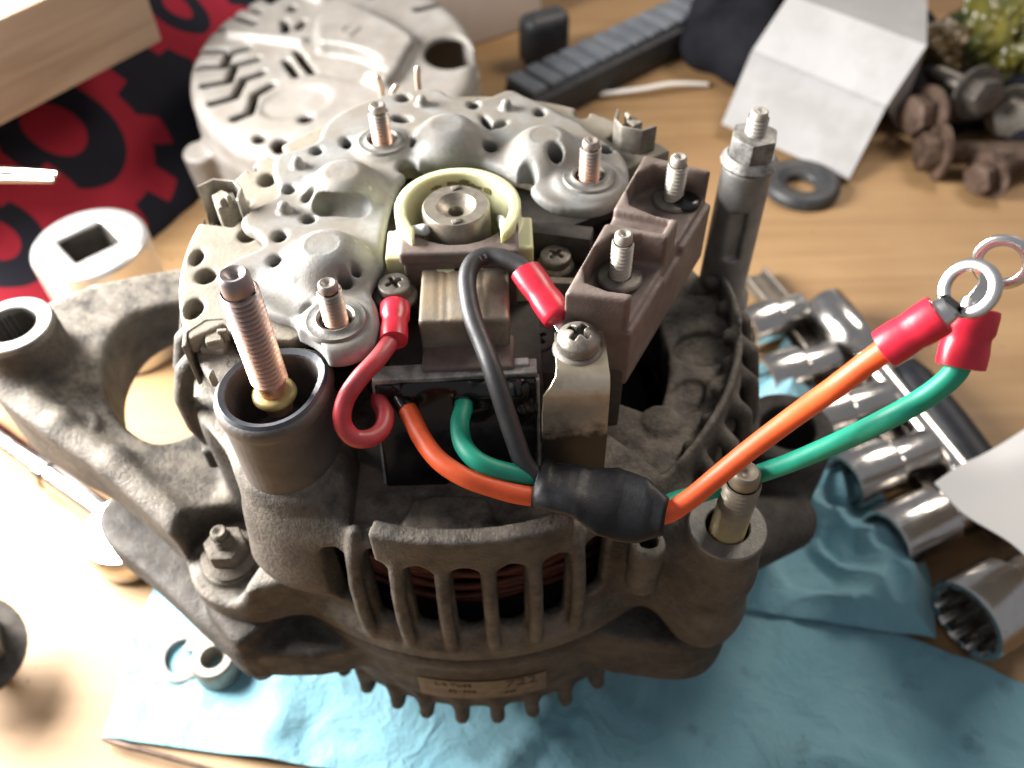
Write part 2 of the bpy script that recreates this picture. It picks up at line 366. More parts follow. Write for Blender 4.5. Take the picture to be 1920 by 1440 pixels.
def bevel(geo, w=.5, seg=2, ang=30):
    v, f = geo; bm = bmesh.new(); vs = [bm.verts.new(p) for p in v]
    for q in f:
        try: bm.faces.new([vs[i] for i in q])
        except ValueError: pass
    bmesh.ops.recalc_face_normals(bm, faces=bm.faces)
    es = [e for e in bm.edges if len(e.link_faces) == 2 and e.calc_face_angle(0) > R(ang)]
    bmesh.ops.bevel(bm, geom=es, offset=w, segments=seg, affect='EDGES', profile=.6, clamp_overlap=True)
    bm.verts.index_update()
    out = [tuple(x.co) for x in bm.verts], [tuple(x.index for x in q.verts) for q in bm.faces]
    bm.free(); return out
def box(c, s, w=.5, seg=2, rot=None):
    x, y, z = s[0] / 2, s[1] / 2, s[2] / 2
    v = [(-x, -y, -z), (x, -y, -z), (x, y, -z), (-x, y, -z), (-x, -y, z), (x, -y, z), (x, y, z), (-x, y, z)]
    f = [(0, 3, 2, 1), (4, 5, 6, 7), (0, 1, 5, 4), (1, 2, 6, 5), (2, 3, 7, 6), (3, 0, 4, 7)]
    g = bevel((v, f), w, seg) if w else (v, f)
    return xf(g, rot, c)
def prism(pts, z0, z1, w=.4, seg=2, top=None):
    """extrude a counter-clockwise outline; top: optional second outline"""
    n = len(pts); t = top or pts
    v = [(p[0], p[1], z0) for p in pts] + [(p[0], p[1], z1) for p in t]
    f = [tuple(range(n))[::-1], tuple(range(n, 2 * n))] + [(i, (i + 1) % n, n + (i + 1) % n, n + i) for i in range(n)]
    return bevel((v, f), w, seg) if w else (v, f)
def hexa(r, z0, z1, w=.4, cx=0, cy=0, ph=0):
    return prism([(cx + r * math.cos(ph + i * math.pi / 3), cy + r * math.sin(ph + i * math.pi / 3)) for i in range(6)], z0, z1, w, 2)
def thread(r, z0, z1, pitch=.9, depth=.35, n=28, tip=None):
    """helical screw thread around Z with a chamfered, dimpled tip"""
    rows = int((z1 - z0) / pitch * 4) + 4; V, Fc = [], []
    dep = [0, .55, 1, .55]
    for i in range(-4, rows + 1):
        for j in range(n):
            a = 2 * math.pi * j / n; z = z0 + i * pitch / 4 + pitch * j / n
            rr = r - depth * dep[i % 4]
            if z > z1 or z < z0: rr = r - depth * .5
            V.append((rr * math.cos(a), rr * math.sin(a), min(max(z, z0), z1)))
    tot = rows + 5
    for i in range(tot - 1):
        for j in range(n - 1): Fc.append((i * n + j, i * n + j + 1, (i + 1) * n + j + 1, (i + 1) * n + j))
        if i + 5 < tot: Fc.append((i * n + n - 1, (i + 4) * n, (i + 5) * n, (i + 1) * n + n - 1))
    tl = tip or 1.6
    t = lathe([(r - depth, z1 - .02), (r * .80, z1 + tl * .25), (r * .78, z1 + tl), (r * .62, z1 + tl * 1.22), (r * .42, z1 + tl * 1.15), (r * .25, z1 + tl * .85), (0, z1 + tl * .8)], n)
    b = lathe([(0, z0), (r - depth, z0)], n)
    return join((V, Fc), t, b)
def washer(ro, ri, z0, z1, n=36, w=.25):
    return lathe([(ri, z0), (ri, z1 - w), (ri + w, z1), (ro - w, z1), (ro, z1 - w), (ro, z0)], n, closed=True)

# ------------------------------------------------------------------ solid castings: signed distance field + surface nets
class Vox:
    def __init__(s, lo, hi, h):
        s.h = h; s.lo = np.array(lo, float); n = np.ceil((np.array(hi, float) - s.lo) / h).astype(int) + 1
        s.n = n; s.d = np.full(n, 50.0, np.float32)
        s.ax = [(s.lo[i] + h * np.arange(n[i])).astype(np.float32) for i in range(3)]
    def blk(s, lo, hi):
        a = [max(0, int((lo[i] - s.lo[i]) / s.h) - 4) for i in range(3)]
        b = [min(s.n[i], int((hi[i] - s.lo[i]) / s.h) + 6) for i in range(3)]
        sl = tuple(slice(max(0, p), max(0, q)) for p, q in zip(a, b))
        X = s.ax[0][sl[0]][:, None, None]; Y = s.ax[1][sl[1]][None, :, None]; Z = s.ax[2][sl[2]][None, None, :]
        return sl, X, Y, Z
    def op(s, prim, k=0.0, sub=False, pad=None):
        f, lo, hi = prim; p = k + 1 if pad is None else pad
        sl, X, Y, Z = s.blk([q - p for q in lo], [q + p for q in hi])
        if 0 in s.d[sl].shape: return s
        e = f(X, Y, Z).astype(np.float32); d = s.d[sl]; e = np.broadcast_to(e, d.shape)
        if sub:
            a, b = d, -e; r = np.maximum(a, b)
            if k: hh = np.clip(k - np.abs(a - b), 0, None) / k; r = r + hh * hh * k * .25
        else:
            r = np.minimum(d, e)
            if k: hh = np.clip(k - np.abs(d - e), 0, None) / k; r = r - hh * hh * k * .25
        s.d[sl] = r; return s
    def add(s, prim, k=0.0): return s.op(prim, k)
    def cut(s, prim, k=0.0): return s.op(prim, k, True)
    def mesh(s):
        d = s.d.copy(); d[0] = d[-1] = 5; d[:, 0] = d[:, -1] = 5; d[:, :, 0] = d[:, :, -1] = 5
        ins = d < 0
        c = np.zeros(np.array(d.shape) - 1, np.int8)
        cor = [(i, j, k) for i in (0, 1) for j in (0, 1) for k in (0, 1)]
        nx, ny, nz = c.shape
        for i, j, k in cor: c += ins[i:i + nx, j:j + ny, k:k + nz]
        act = (c > 0) & (c < 8); idx = np.argwhere(act); m = len(idx)
        D = np.stack([d[idx[:, 0] + i, idx[:, 1] + j, idx[:, 2] + k] for i, j, k in cor], 1)
        pos = np.zeros((m, 3)); cnt = np.zeros(m); C = np.array(cor, float)
        for a in range(8):
            for b in range(a + 1, 8):
                if np.abs(C[a] - C[b]).sum() == 1:
                    da, db = D[:, a], D[:, b]; x = (da < 0) != (db < 0)
                    t = np.where(x, da / np.where(x, da - db, 1), 0)
                    pos += np.where(x[:, None], C[a] + (C[b] - C[a]) * t[:, None], 0); cnt += x
        pos = pos / cnt[:, None]
        V = s.lo + s.h * (idx + pos)
        vid = np.full(c.shape, -1, np.int64); vid[act] = np.arange(m)
        Q = []
        for a in range(3):
            b, e = (a + 1) % 3, (a + 2) % 3
            s0 = [slice(None)] * 3; s1 = [slice(None)] * 3; s0[a] = slice(0, -1); s1[a] = slice(1, None)
            A, B = ins[tuple(s0)], ins[tuple(s1)]
            for flip, E in ((0, A & ~B), (1, ~A & B)):
                g = np.argwhere(E); g = g[(g[:, b] > 0) & (g[:, e] > 0)]
                g = g[(g[:, b] < c.shape[b]) & (g[:, e] < c.shape[e])]
                q = []
                for ob, oe in ((1, 1), (0, 1), (0, 0), (1, 0)):
                    h = g.copy(); h[:, b] -= ob; h[:, e] -= oe; q.append(vid[h[:, 0], h[:, 1], h[:, 2]])
                q = np.stack(q, 1)
                Q.append(q[:, ::-1] if flip else q)
        Q = np.concatenate(Q); Q = Q[(Q >= 0).all(1)]
        return V, Q
def _rnd(q, w_, rd):
    q = q + rd; w_ = w_ + rd
    return np.minimum(np.maximum(q, w_), 0) + np.hypot(np.maximum(q, 0), np.maximum(w_, 0)) - rd
def s_cyl(x, y, r, z0, z1, rd=.5, r1=None):
    R_ = max(r, r1 or r)
    def f(X, Y, Z):
        rr = r if r1 is None else r + (r1 - r) * (Z - z0) / (z1 - z0)
        return _rnd(np.hypot(X - x, Y - y) - rr, np.abs(Z - (z0 + z1) / 2) - (z1 - z0) / 2, rd)
    return f, (x - R_, y - R_, z0), (x + R_, y + R_, z1)
def s_oval(x, y, rx, ry, z0, z1, a=0, rd=.3):
    R_ = max(rx, ry); ca, sa = math.cos(a), math.sin(a)
    def f(X, Y, Z):
        u = (X - x) * ca + (Y - y) * sa; v = -(X - x) * sa + (Y - y) * ca
        q = (np.hypot(u / rx, v / ry) - 1) * min(rx, ry)
        return _rnd(q, np.abs(Z - (z0 + z1) / 2) - (z1 - z0) / 2, rd)
    return f, (x - R_, y - R_, z0), (x + R_, y + R_, z1)
def s_box(c, h, a=0, rd=.5):
    ca, sa = math.cos(a), math.sin(a); R_ = math.hypot(h[0], h[1])
    def f(X, Y, Z):
        u = (X - c[0]) * ca + (Y - c[1]) * sa; v = -(X - c[0]) * sa + (Y - c[1]) * ca
        qx, qy, qz = np.abs(u) - h[0] + rd, np.abs(v) - h[1] + rd, np.abs(Z - c[2]) - h[2] + rd
        return np.sqrt(np.maximum(qx, 0) ** 2 + np.maximum(qy, 0) ** 2 + np.maximum(qz, 0) ** 2) + np.minimum(np.maximum(np.maximum(qx, qy), qz), 0) - rd
    return f, (c[0] - R_, c[1] - R_, c[2] - h[2]), (c[0] + R_, c[1] + R_, c[2] + h[2])
def s_cap(a, b, ra, rb=None):
    a = np.array(a, float); b = np.array(b, float); rb = ra if rb is None else rb; ab = b - a; l2 = max((ab ** 2).sum(), 1e-9)
    def f(X, Y, Z):
        t = np.clip(((X - a[0]) * ab[0] + (Y - a[1]) * ab[1] + (Z - a[2]) * ab[2]) / l2, 0, 1)
        return np.sqrt((X - a[0] - ab[0] * t) ** 2 + (Y - a[1] - ab[1] * t) ** 2 + (Z - a[2] - ab[2] * t) ** 2) - (ra + (rb - ra) * t)
    m = max(ra, rb)
    return f, np.minimum(a, b) - m, np.maximum(a, b) + m
def s_chain(pts, rads):
    prims = [s_cap(a, b, ra, rb) for a, b, ra, rb in zip(pts, pts[1:], rads, rads[1:])]
    def f(X, Y, Z):
        d = None
        for q in prims: e = q[0](X, Y, Z); d = e if d is None else np.minimum(d, e)
        return d
    return f, np.min([q[1] for q in prims], 0), np.max([q[2] for q in prims], 0)
def poly2(P, X, Y):
    P = np.array(P, float); n = len(P); d = None; sgn = None
    for i in range(n):
        a, b = P[i], P[i - 1]; e = b - a; wx, wy = X - a[0], Y - a[1]
        t = np.clip((wx * e[0] + wy * e[1]) / max((e ** 2).sum(), 1e-9), 0, 1)
        q = (wx - e[0] * t) ** 2 + (wy - e[1] * t) ** 2
        d = q if d is None else np.minimum(d, q)
        c1 = Y >= a[1]; c2 = Y < b[1]; c3 = e[0] * wy > e[1] * wx
        fl = (c1 & c2 & c3) | (~c1 & ~c2 & ~c3)
        s_ = np.where(fl, -1.0, 1.0); sgn = s_ if sgn is None else sgn * s_
    return sgn * np.sqrt(d)
def s_poly(P, z0, z1, rd=.6, grow=0):
    """z0, z1 may be functions of X, Y"""
    A = np.array(P, float)
    def f(X, Y, Z):
        d2 = poly2(P, X[:, :, 0], Y[:, :, 0])[:, :, None] - grow
        t = z1(X, Y) if callable(z1) else z1; b = z0(X, Y) if callable(z0) else z0
        return _rnd(d2, np.maximum(Z - t, b - Z), rd)
    zt = 200 if callable(z1) else z1; zb = 0 if callable(z0) else z0
    return f, (A[:, 0].min() - grow, A[:, 1].min() - grow, zb), (A[:, 0].max() + grow, A[:, 1].max() + grow, zt)
def s_fn(f, lo, hi): return f, lo, hi
def smooth_poly(pts, n=5):
    """closed Catmull-Rom through an outline"""
    P = [Vector((p[0], p[1], 0)) for p in pts]; m = len(P); out = []
    for i in range(m):
        a, b, c, d = P[i - 1], P[i], P[(i + 1) % m], P[(i + 2) % m]
        for j in range(n):
            t = j / n; q = .5 * ((2 * b) + (c - a) * t + (2 * a - 5 * b + 4 * c - d) * t * t + (3 * b - a - 3 * c + d) * t ** 3)
            out.append((q.x, q.y))
    return out
def phillips(r, h, dome=.5, h_=.22, rec=.55):
    """pan head with cross recess, base at z=0"""
    v = Vox((-r - 1, -r - 1, -.6), (r + 1, r + 1, h + 1), h_)
    def f(X, Y, Z):
        q = np.hypot(X, Y); top = h - dome * (q / r) ** 2 * h
        return _rnd(q - r, np.maximum(Z - top, -Z), .35)
    v.add(s_fn(f, (-r, -r, 0), (r, r, h)))
    for a in (0, math.pi / 2):
        v.cut(s_box((0, 0, h), (r * rec, r * .13, h * .55), a + .35, .1), .15)
    v.cut(s_cyl(0, 0, r * .22, h * .35, h + 2, .1), .2)
    return v.mesh()
def text_geo(s, size, depth=.12):
    """text outlines as mesh, centred, in mm"""
    cu = bpy.data.curves.new('lettering', 'FONT'); cu.body = s; cu.size = size; cu.extrude = depth; cu.align_x = 'CENTER'; cu.align_y = 'CENTER'
    cu.resolution_u = 3
    o = bpy.data.objects.new('lettering', cu); col.objects.link(o)
    dg = bpy.context.evaluated_depsgraph_get(); me = bpy.data.meshes.new_from_object(o.evaluated_get(dg))
    g = [tuple(v.co) for v in me.vertices], [tuple(p.vertices) for p in me.polygons]
    bpy.data.objects.remove(o); bpy.data.curves.remove(cu); bpy.data.meshes.remove(me)
    return g

# ================================================================== setting
b_ = mk('workbench', box((0, 200, -9), (1800, 1800, 18), 0), 'plywood', smooth=30, kind='structure')

# ================================================================== alternator
alt = empty('alternator', (0, 0, 0), label='dirty cast aluminium car alternator standing on end with its rear cover removed', cat='alternator')

# ---- drive end frame (lower casting): barrel, fins, ears
def rev(rfun, z0, z1, rd=1.0, t0=None, t1=None, rmax=80):
    def f(X, Y, Z):
        q = np.hypot(X, Y); th = np.degrees(np.arctan2(Y, X))
        d = _rnd(q - rfun(th, Z), np.maximum(Z - z1, z0 - Z), rd)
        return d
    return s_fn(f, (-rmax, -rmax, z0), (rmax, rmax, z1))
v = Vox((-122, -82, 22), (122, 84, 82), 1.0)
def r_low(th, Z): return 66.5 + 1.6 * np.clip((Z - 44) / 8, 0, 1) + 1.2 * np.exp(-((Z - 74) / 4) ** 2)
v.add(rev(r_low, 38, 77.4, 2.0))
v.cut(s_cyl(0, 0, 58, 46, 90, 2))
# hanging cooling fins round the lower edge
fin_u = [(620, 1290), (680, 1308), (740, 1338), (797, 1355), (866, 1363), (935, 1362), (1002, 1350), (1065, 1328), (1130, 1300), (1190, 1255)]
angs = [math.degrees(math.atan2(*reversed(xy(a, b, 29)))) for a, b in fin_u]
angs += [angs[-1] + 9 * i for i in range(1, 22)] + [angs[0] - 9 * i for i in range(1, 8)]
for a in angs:
    c, s_ = math.cos(R(a)), math.sin(R(a))
    v.add(s_cap((60 * c, 60 * s_, 36), (66.6 * c, 66.6 * s_, 31.5), 2.6, 1.9), 1.5)
    v.add(s_cap((66 * c, 66 * s_, 44), (66.6 * c, 66.6 * s_, 31.5), 2.3, 1.9), 1.5)
# ear under the bracket
ear = smooth_poly([(-30, -58), (-60, -62.6), (-72, -56), (-85.4, -45), (-98.8, -33.9), (-109.8, -25.6), (-114, -15), (-104, -4), (-86, -6), (-62, 4), (-40, -20)], 4)
v.add(s_poly(ear, 55, 70, 2.0), 3)
v.add(s_poly(smooth_poly([(-47, -45), (-60, -62), (-68, -57), (-74, -48), (-66, -36), (-52, -34)], 4), 50, 77.4, 2.5), 3)
# foot under the bolt boss and the round mounting ear beyond it
v.add(s_poly(smooth_poly([(30, -60), (47, -66), (60, -66), (68, -58), (69, -46), (60, -34), (44, -40)], 4), 54, 77.4, 2), 3)
e1 = xy(1478, 800, 72)
v.add(s_cyl(e1[0], e1[1], 15, 34, 72, 2.5), 2)
v.add(s_cap((60, 10, 55), (e1[0], e1[1], 55), 14, 11), 6)
v.add(s_cap((62, -30, 58), (e1[0] - 2, e1[1] - 22, 52), 13, 10), 6)
v.cut(s_cyl(e1[0], e1[1], 8.5, 30, 90, 1), .8)
v.cut(s_cyl(0, 0, 20, 20, 90, 1))
low = mk('drive_end_frame', v.mesh(), 'cast2', alt, 180)
# pulley the machine stands on
mk('pulley', lathe([(0, 0.6), (27, .6), (28, 1.6), (28, 5), (25, 7), (28, 9), (25, 11), (28, 13), (25, 15), (28, 17), (28, 24), (14, 26), (14, 44), (0, 44)], 48), 'steel_dirty', alt, 30)

# ---- rear end frame (upper casting) with bracket, slots and bosses
v = Vox((-140, -78, 76), (92, 84, 158), 0.8)
def bump_ang(th, c, w_): d = (th - c + 180) % 360 - 180; return np.exp(-(d / w_) ** 2)
def r_up(th, Z):
    r0 = 66.8 + 8.0 * bump_ang(th, 20, 38) + 4.5 * bump_ang(th, 197, 24)
    fl = np.clip((90 - Z) / 6, 0, 1)
    sh = np.clip((Z - 119) / 9, 0, 1)
    return r0 + 3.0 * fl - 4.5 * sh ** 2 * (1 - .9 * bump_ang(th, -5, 45)) * (1 - .8 * bump_ang(th, 197, 24))
v.add(rev(r_up, 78, 127, 1.6))
# raised pieces of the top deck
v.add(s_cyl(-37.5, -43, 19.0, 98, 137, 7, 12.0), 10)                    # plinth of the output terminal
v.add(s_cyl(-28, -28, 16, 110, 131, 4), 6)
def wall(X, Y, Z):
    q = np.hypot(X, Y); th = np.degrees(np.arctan2(Y, X)) % 360
    return np.maximum(_rnd(np.abs(q - 60.6) - 4.4, np.abs(Z - 135) - 17.0, 1.2), np.maximum(24 - th, th - 226) * .9)
v.add(s_fn(wall, (-66, -52, 110), (66, 66, 153)), 2)
# raised pad behind the front lip
pad = [xy(*p, 127) for p in [(760, 1005), (765, 950), (790, 930), (900, 928), (922, 955), (925, 1003)]]
v.cut(s_fn(lambda X, Y, Z: np.maximum(np.maximum(np.hypot(X, Y) - 64.2, 47 - np.hypot(X, Y)), np.maximum(124 - Z, np.abs(X - 2) - 27)), (-26, -66, 124), (30, -40, 140)), 3)
v.add(s_poly(smooth_poly(pad, 4), 115, 127.5, 2), 2)
# lip above the slots
def lip(X, Y, Z):
    q = np.hypot(X, Y); th = np.degrees(np.arctan2(Y, X))
    return np.maximum(_rnd(np.abs(q - 66.2) - 2.0, np.abs(Z - 127.2) - 6.4, .8), np.abs(th + 88.3) * 1.15 - 18.6 * 1.15)
v.add(s_fn(lip, (-24, -69, 120), (27, -58, 134)), .8)
# bowl on the right side with a thin rim and pockets
def bowl(X, Y, Z):
    q = np.hypot(X, Y); th = np.degrees(np.arctan2(Y, X)); rr = r_up(th, 120.0) - 2.6
    fl = 119.0 + 0 * q
    return np.maximum(np.maximum(q - rr, fl - Z), np.maximum(-46 - th, th - 38))
v.cut(s_fn(bowl, (10, -52, 105), (80, 50, 140)), 2.5)
def gap(X, Y, Z):
    q = np.hypot(X, Y); th = np.degrees(np.arctan2(Y, X))
    return np.maximum(np.maximum(np.maximum(q - 53, 30 - q), 88 - Z), np.maximum(-27 - th, th - 22))
v.cut(s_fn(gap, (20, -32, 84), (60, 30, 140)), 2.0)
for (u, v_, rx, ry, a, dz) in [(1325, 520, 10, 7, .4, 3.0), (1320, 655, 8, 6, .2, 2.4), (1290, 745, 6, 4, .9, 1.8)]:
    p = xy(u, v_, 118); v.cut(s_oval(p[0], p[1], rx, ry, 119 - dz, 140, a, .5), 2.2)
p = xy(1240, 790, 119); v.add(s_cyl(p[0], p[1], 5.0, 112, 119.7, .4), .5); v.add(s_cyl(p[0], p[1], 4.2, 112, 120.0, .4), .2)
p = xy(1355, 735, 119); v.add(s_oval(p[0], p[1], 6, 3.5, 112, 120.6, .9, 1), 2.5)
# ventilation slots and the ribs between them
sl_ang = [-90.2 + 8.65 * k for k in range(-3, 4)] + [-30 + 8.65 * k for k in range(0, 6)]
def slot(a, zc, hh, wd=3.1):
    ca, sa = math.cos(R(a)), math.sin(R(a))
    def f(X, Y, Z):
        u = X * ca + Y * sa; t = -X * sa + Y * ca
        w_ = np.hypot(t, np.maximum(np.abs(Z - zc) - (hh - wd), 0)) - wd
        return np.maximum(w_, 56 - u)
    c = (66 * ca, 66 * sa)
    return s_fn(f, (c[0] - 15, c[1] - 15, zc - hh), (c[0] + 15, c[1] + 15, zc + hh))
# hollow inside
v.cut(s_cyl(0, 0, 60, 70, 107, 3), 1)
v.cut(s_fn(lambda X, Y, Z: np.maximum(np.maximum(np.hypot(X, Y) - 63.6, 50 - np.hypot(X, Y)), np.maximum(np.maximum(84 - Z, Z - 116.5), np.maximum(np.abs(X) - 38, Y + 42))), (-40, -66, 84), (40, -40, 117)), 1)
# bracket reaching left, with its window
def webtop(X, Y): return 96 + np.clip(-X - 70, 0, 60) * .29
out = smooth_poly([(-45, 50), (-68, 62), (-92, 57), (-111, 46), (-122, 37), (-134, 21), (-136.5, 7), (-129.5, -5), (-113.4, -16.5), (-96.6, -26.6), (-76, -43), (-63, -56), (-52, -57), (-34, -46), (-40, 0)], 4)
v.add(s_poly(out, lambda X, Y: 77.8 + np.clip(-X - 78, 0, 20) * .4, webtop, 1.6), 4)
win = smooth_poly([(-74, 50), (-92, 40), (-104, 31), (-107.5, 18), (-105.5, 5), (-98.5, -7.5), (-88.5, -14), (-80, -10), (-75, 0), (-71.5, 18), (-69, 36)], 4)
v.cut(s_poly(win, 60, 140, .5), 2.5)
# raised rail along the bracket's outer edge and its shallow round marks
edge = [(-126, 0, 111), (-111, -12, 107.5), (-95, -22.5, 103), (-77, -37, 97.5)]
for a, b in zip(edge, edge[1:]): v.add(s_cap(a, b, 2.6), 4)
p = xy(180, 555, 107); v.add(s_cyl(p[0], p[1], 5.2, 100, 107.8, .5), .8)
p = xy(150, 800, 106); v.add(s_cyl(p[0], p[1], 5.0, 98, 106.9, .8), 1.5)
# eye of the bracket
TX, TY = -123.8, 8.2
v.add(s_cyl(TX, TY, 11.6, 80, 124.4, 1.0, 11.0), 5)
v.cut(s_cyl(TX, TY, 6.6, 70, 140, .2), .4)
# ear and niche of the through bolt
BX, BY = -64.0, -43.5
v.add(s_cyl(BX, BY, 11.5, 78, 88, 1.5), 4)
v.cut(s_cyl(BX, BY, 11.0, 86.5, 125, .5, 13), 3)
v.cut(s_cap((BX, BY, 97), (BX - 4, BY - 16, 97), 10.5), 3)
v.add(s_cyl(BX, BY, 8.0, 80, 88.5, 1.0), 1.5)
# boss of the right hand bolt
GX, GY = 58.4, -58.2
v.add(s_cyl(GX, GY, 9.4, 78, 120.4, .8, 8.7), 4)
v.add(s_cap((44, -46, 108), (GX, GY, 104), 12, 8), 5)
v.add(s_cap((44, -46, 90), (GX, GY, 86), 12, 9), 5)
v.cut(s_cyl(GX, GY, 5.2, 100, 140, .1), .3)
v.add(s_cyl(xy(1215, 1020, 118)[0], xy(1215, 1020, 118)[1], 4.0, 100, 119, 1), 2)
v.cut(s_cyl(xy(1215, 1015, 118)[0], xy(1215, 1015, 118)[1], 2.2, 112, 130, .3), .5)
# tall boss behind, right
HX, HY = 73.8, 28.0
v.add(s_cap((60, 22, 98), (HX, HY, 98), 12, 8), 5)
v.add(s_cyl(HX, HY, 9.6, 82, 103, 2), 4)
# slots cut last so that no web closes them
for i, a in enumerate(sl_ang):
    front = i < 7
    hh = 16.5 - (3.0 if i in (0, 6) else 0)
    if front: v.cut(slot(a, 106 + (1.2 if i in (0, 6) else 0), hh), .8)
    else: v.cut(slot(a, 100, 12.5), .8)
rib_ang = [-90.2 + 8.65 * (k + .5) for k in range(-3, 3)] + [-30 + 8.65 * (k - .5) for k in range(0, 7)] + [168 + 8.65 * (k - .5) for k in range(0, 5)]
for i, a in enumerate(rib_ang):
    ca, sa = math.cos(R(a)), math.sin(R(a)); ex = 8.0 * math.exp(-(((a - 20) / 38) ** 2)) if i >= 6 else 0
    pr = [(64.8, 126), (67.4, 120), (69.0, 110), (69.5, 100), (69.2, 91), (68.4, 85)]
    if 6 <= i and a < 150: pr = [(64 + ex, 121), (70.5 + ex, 115), (72.6 + ex, 105), (72.6 + ex, 95), (70 + ex, 85)]
    if a > 150: pr = [(63, 144), (69.5, 138), (72.6, 129), (72.6, 119), (70, 108)]
    v.add(s_chain([(r_ * ca, r_ * sa, z_) for r_, z_ in pr], [1.75 if i < 6 else 2.3] * len(pr)), 1.2)
# cast lug and lumps of caked dirt
p = xy(383, 838, 112); v.add(s_box((p[0] + .5, p[1], 108), (1.5, 1.3, 4), .6, .4), 1)
rng = random.Random(3)
v.cut(s_cyl(-38.6, -43.4, 12.2, 136.2, 170, .5), 0)
rear = mk('rear_end_frame', v.mesh(), 'cast', alt, 180)
mk('bracket_bush', lathe([(6.6, 112), (6.6, 125.2), (7.0, 125.6), (10.4, 125.6), (10.8, 125.2), (10.8, 122.5), (6.7, 122.4)], 48, TX, TY), 'castgrey', rear, 30)

# worn label on the band with stamped figures
lab = []
for z in (50.5, 62.0):
    lab.append([(68.4 * math.sin(R(a)), -68.4 * math.cos(R(a)), z) for a in np.linspace(-14, 15.5, 20)])
V_ = lab[0] + lab[1]
mk('maker_label', (V_, [(i, i + 1, 21 + i, 20 + i) for i in range(19)]), 'label', low, 60)
def wrap(g, ang, z, r):
    v_, f = g; o = []
    for x, y, t in v_:
        a = R(ang) + x / r; o.append(((r + t) * math.sin(a), -(r + t) * math.cos(a), z + y))
    return o, f
for s_, sz, a, z in (('722', 6.0, 9.6, 59.0), ('2-R TUSE', 2.6, -6.0, 59.4), ('021000', 2.6, -4.0, 55.2), ('1040', 2.2, 6.5, 53.6)):
    mk('stamped_number', wrap(text_geo(s_, sz, .06), a, z, 68.5), 'stamp', low, 60)

# stator core and copper windings seen through the slots
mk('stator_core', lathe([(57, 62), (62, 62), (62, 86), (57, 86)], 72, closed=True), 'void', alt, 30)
wind = []
for k in range(9):
    rr = 57.0 + .8 * math.sin(k * 2.1); zz = 89.0 + k * 1.95
    path = [(rr * math.cos(t) + .5 * math.sin(t * 7 + k), rr * math.sin(t), zz + 1.3 * math.sin(t * 9 + k * 1.7)) for t in np.linspace(0, 2 * math.pi, 120)]
    wind.append(tube(path, 1.1, 6, False))
for k, g in enumerate(wind): mk('stator_winding', g, 'copperdark', alt, 180)
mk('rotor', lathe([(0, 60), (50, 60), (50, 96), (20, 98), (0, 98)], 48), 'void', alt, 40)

# ---- through bolts
def bolt_stud(name, x, y, z0, z1, r, mat, parent=alt, extra=0):
    o = mk(name, thread(r, 0, z1 - z0, 1.05 if r > 2.6 else .9, .45, 30, 2.4 if r > 2.7 else 1.5), mat, parent, 50, (x, y, z0)); return o
o = mk('through_bolt', thread(3.95, 0, 27.6, 1.4, .75, 32, 2.8), 'ystud', alt, 50, (GX, GY - .6, 112))
mk('washer', washer(8.7, 4.9, 0, .9), 'castgrey', o, 40, (0, .6, 8.5))
# lower left nut
o = bolt_stud('through_bolt', BX, BY, 86, 99.3, 2.6, 'dirt')
mk('flange_nut', join(xf(hexa(5.6, 0, 5.4, .9), None, (0, 0, 4.2)), lathe([(2.6, 3.0), (7.4, 3.0), (7.6, 3.6), (5.6, 5.0), (2.6, 5.0)], 36)), 'dirt', o, 35)
mk('lock_washer', lathe([(3, 2.2), (6.2, 2.2), (6.4, 2.9), (3, 3.0)], 32), 'dirt', o, 40)
# tall boss nut
vp = Vox((HX - 9, HY - 9, 92), (HX + 9, HY + 9, 158), .5)
vp.add(s_cyl(HX, HY, 6.9, 94, 156.6, .8, 6.5)); vp.cut(s_box((HX - 1.6, HY - 7.0, 137), (2.7, 1.8, 8.0), .25, .8), .8)
vp.add(s_cyl(HX, HY, 8.2, 92, 112, 2), 4)
mk('support_post', vp.mesh(), 'postgrey', alt, 180)
o = bolt_stud('through_bolt', HX, HY, 158, 170.0, 2.7, 'zstud')
mk('flange_nut', join(hexa(6.2, .6, 7.4, .7, ph=.25), lathe([(2.6, -1.2), (7.2, -1.2), (7.4, -.4), (6.0, 1.6), (2.6, 1.6)], 40)), 'castgrey', o, 35)

# ---- rectifier: lower ring plate and upper finned plate with diode domes
ZU, ZL = 160.0, 156.2
v = Vox((-69, -48, 147), (62, 70, 158.5), 0.5)
def ring(X, Y, Z):
    q = np.hypot(X, Y); th = np.degrees(np.arctan2(Y, X)) % 360
    d = _rnd(np.maximum(q - 65.4, 30 - q), np.maximum(Z - ZL, 151.5 - Z), 1.2)
    return np.maximum(d, np.maximum(33 - th, th - 221) * .9)
v.add(s_fn(ring, (-66, -48, 151), (62, 66.5, 157)))
for u, vv, rx, ry in [(520, 284, 15, 13), (501, 337, 16, 14), (474, 316, 9, 8), (465, 440, 17, 14), (369, 482, 12, 15), (386, 517, 19, 14), (363, 578, 17, 18), (655, 207, 20, 14), (677, 231, 13, 11), (852, 173, 11, 8), (1091, 211, 14, 12), (978, 175, 8, 6)]:
    p = at(u, vv, ZL); s_ = (p - CAM) @ FWD / FPX
    v.cut(s_oval(p[0], p[1], rx * s_ * 1.02, ry * s_ * 1.5, 148, 162, 0, .2), .7)
for (u, vv, a) in [(1185, 250, 42), (420, 385, 167), (398, 640, 214)]:
    p = xy(u, vv, 158); v.cut(s_box((p[0], p[1], 156), (4.6, 5.4, 10), R(a), .5), .6)
v.cut(s_cyl(-38.6, -43.4, 12.9, 140, 170, .3), .4)
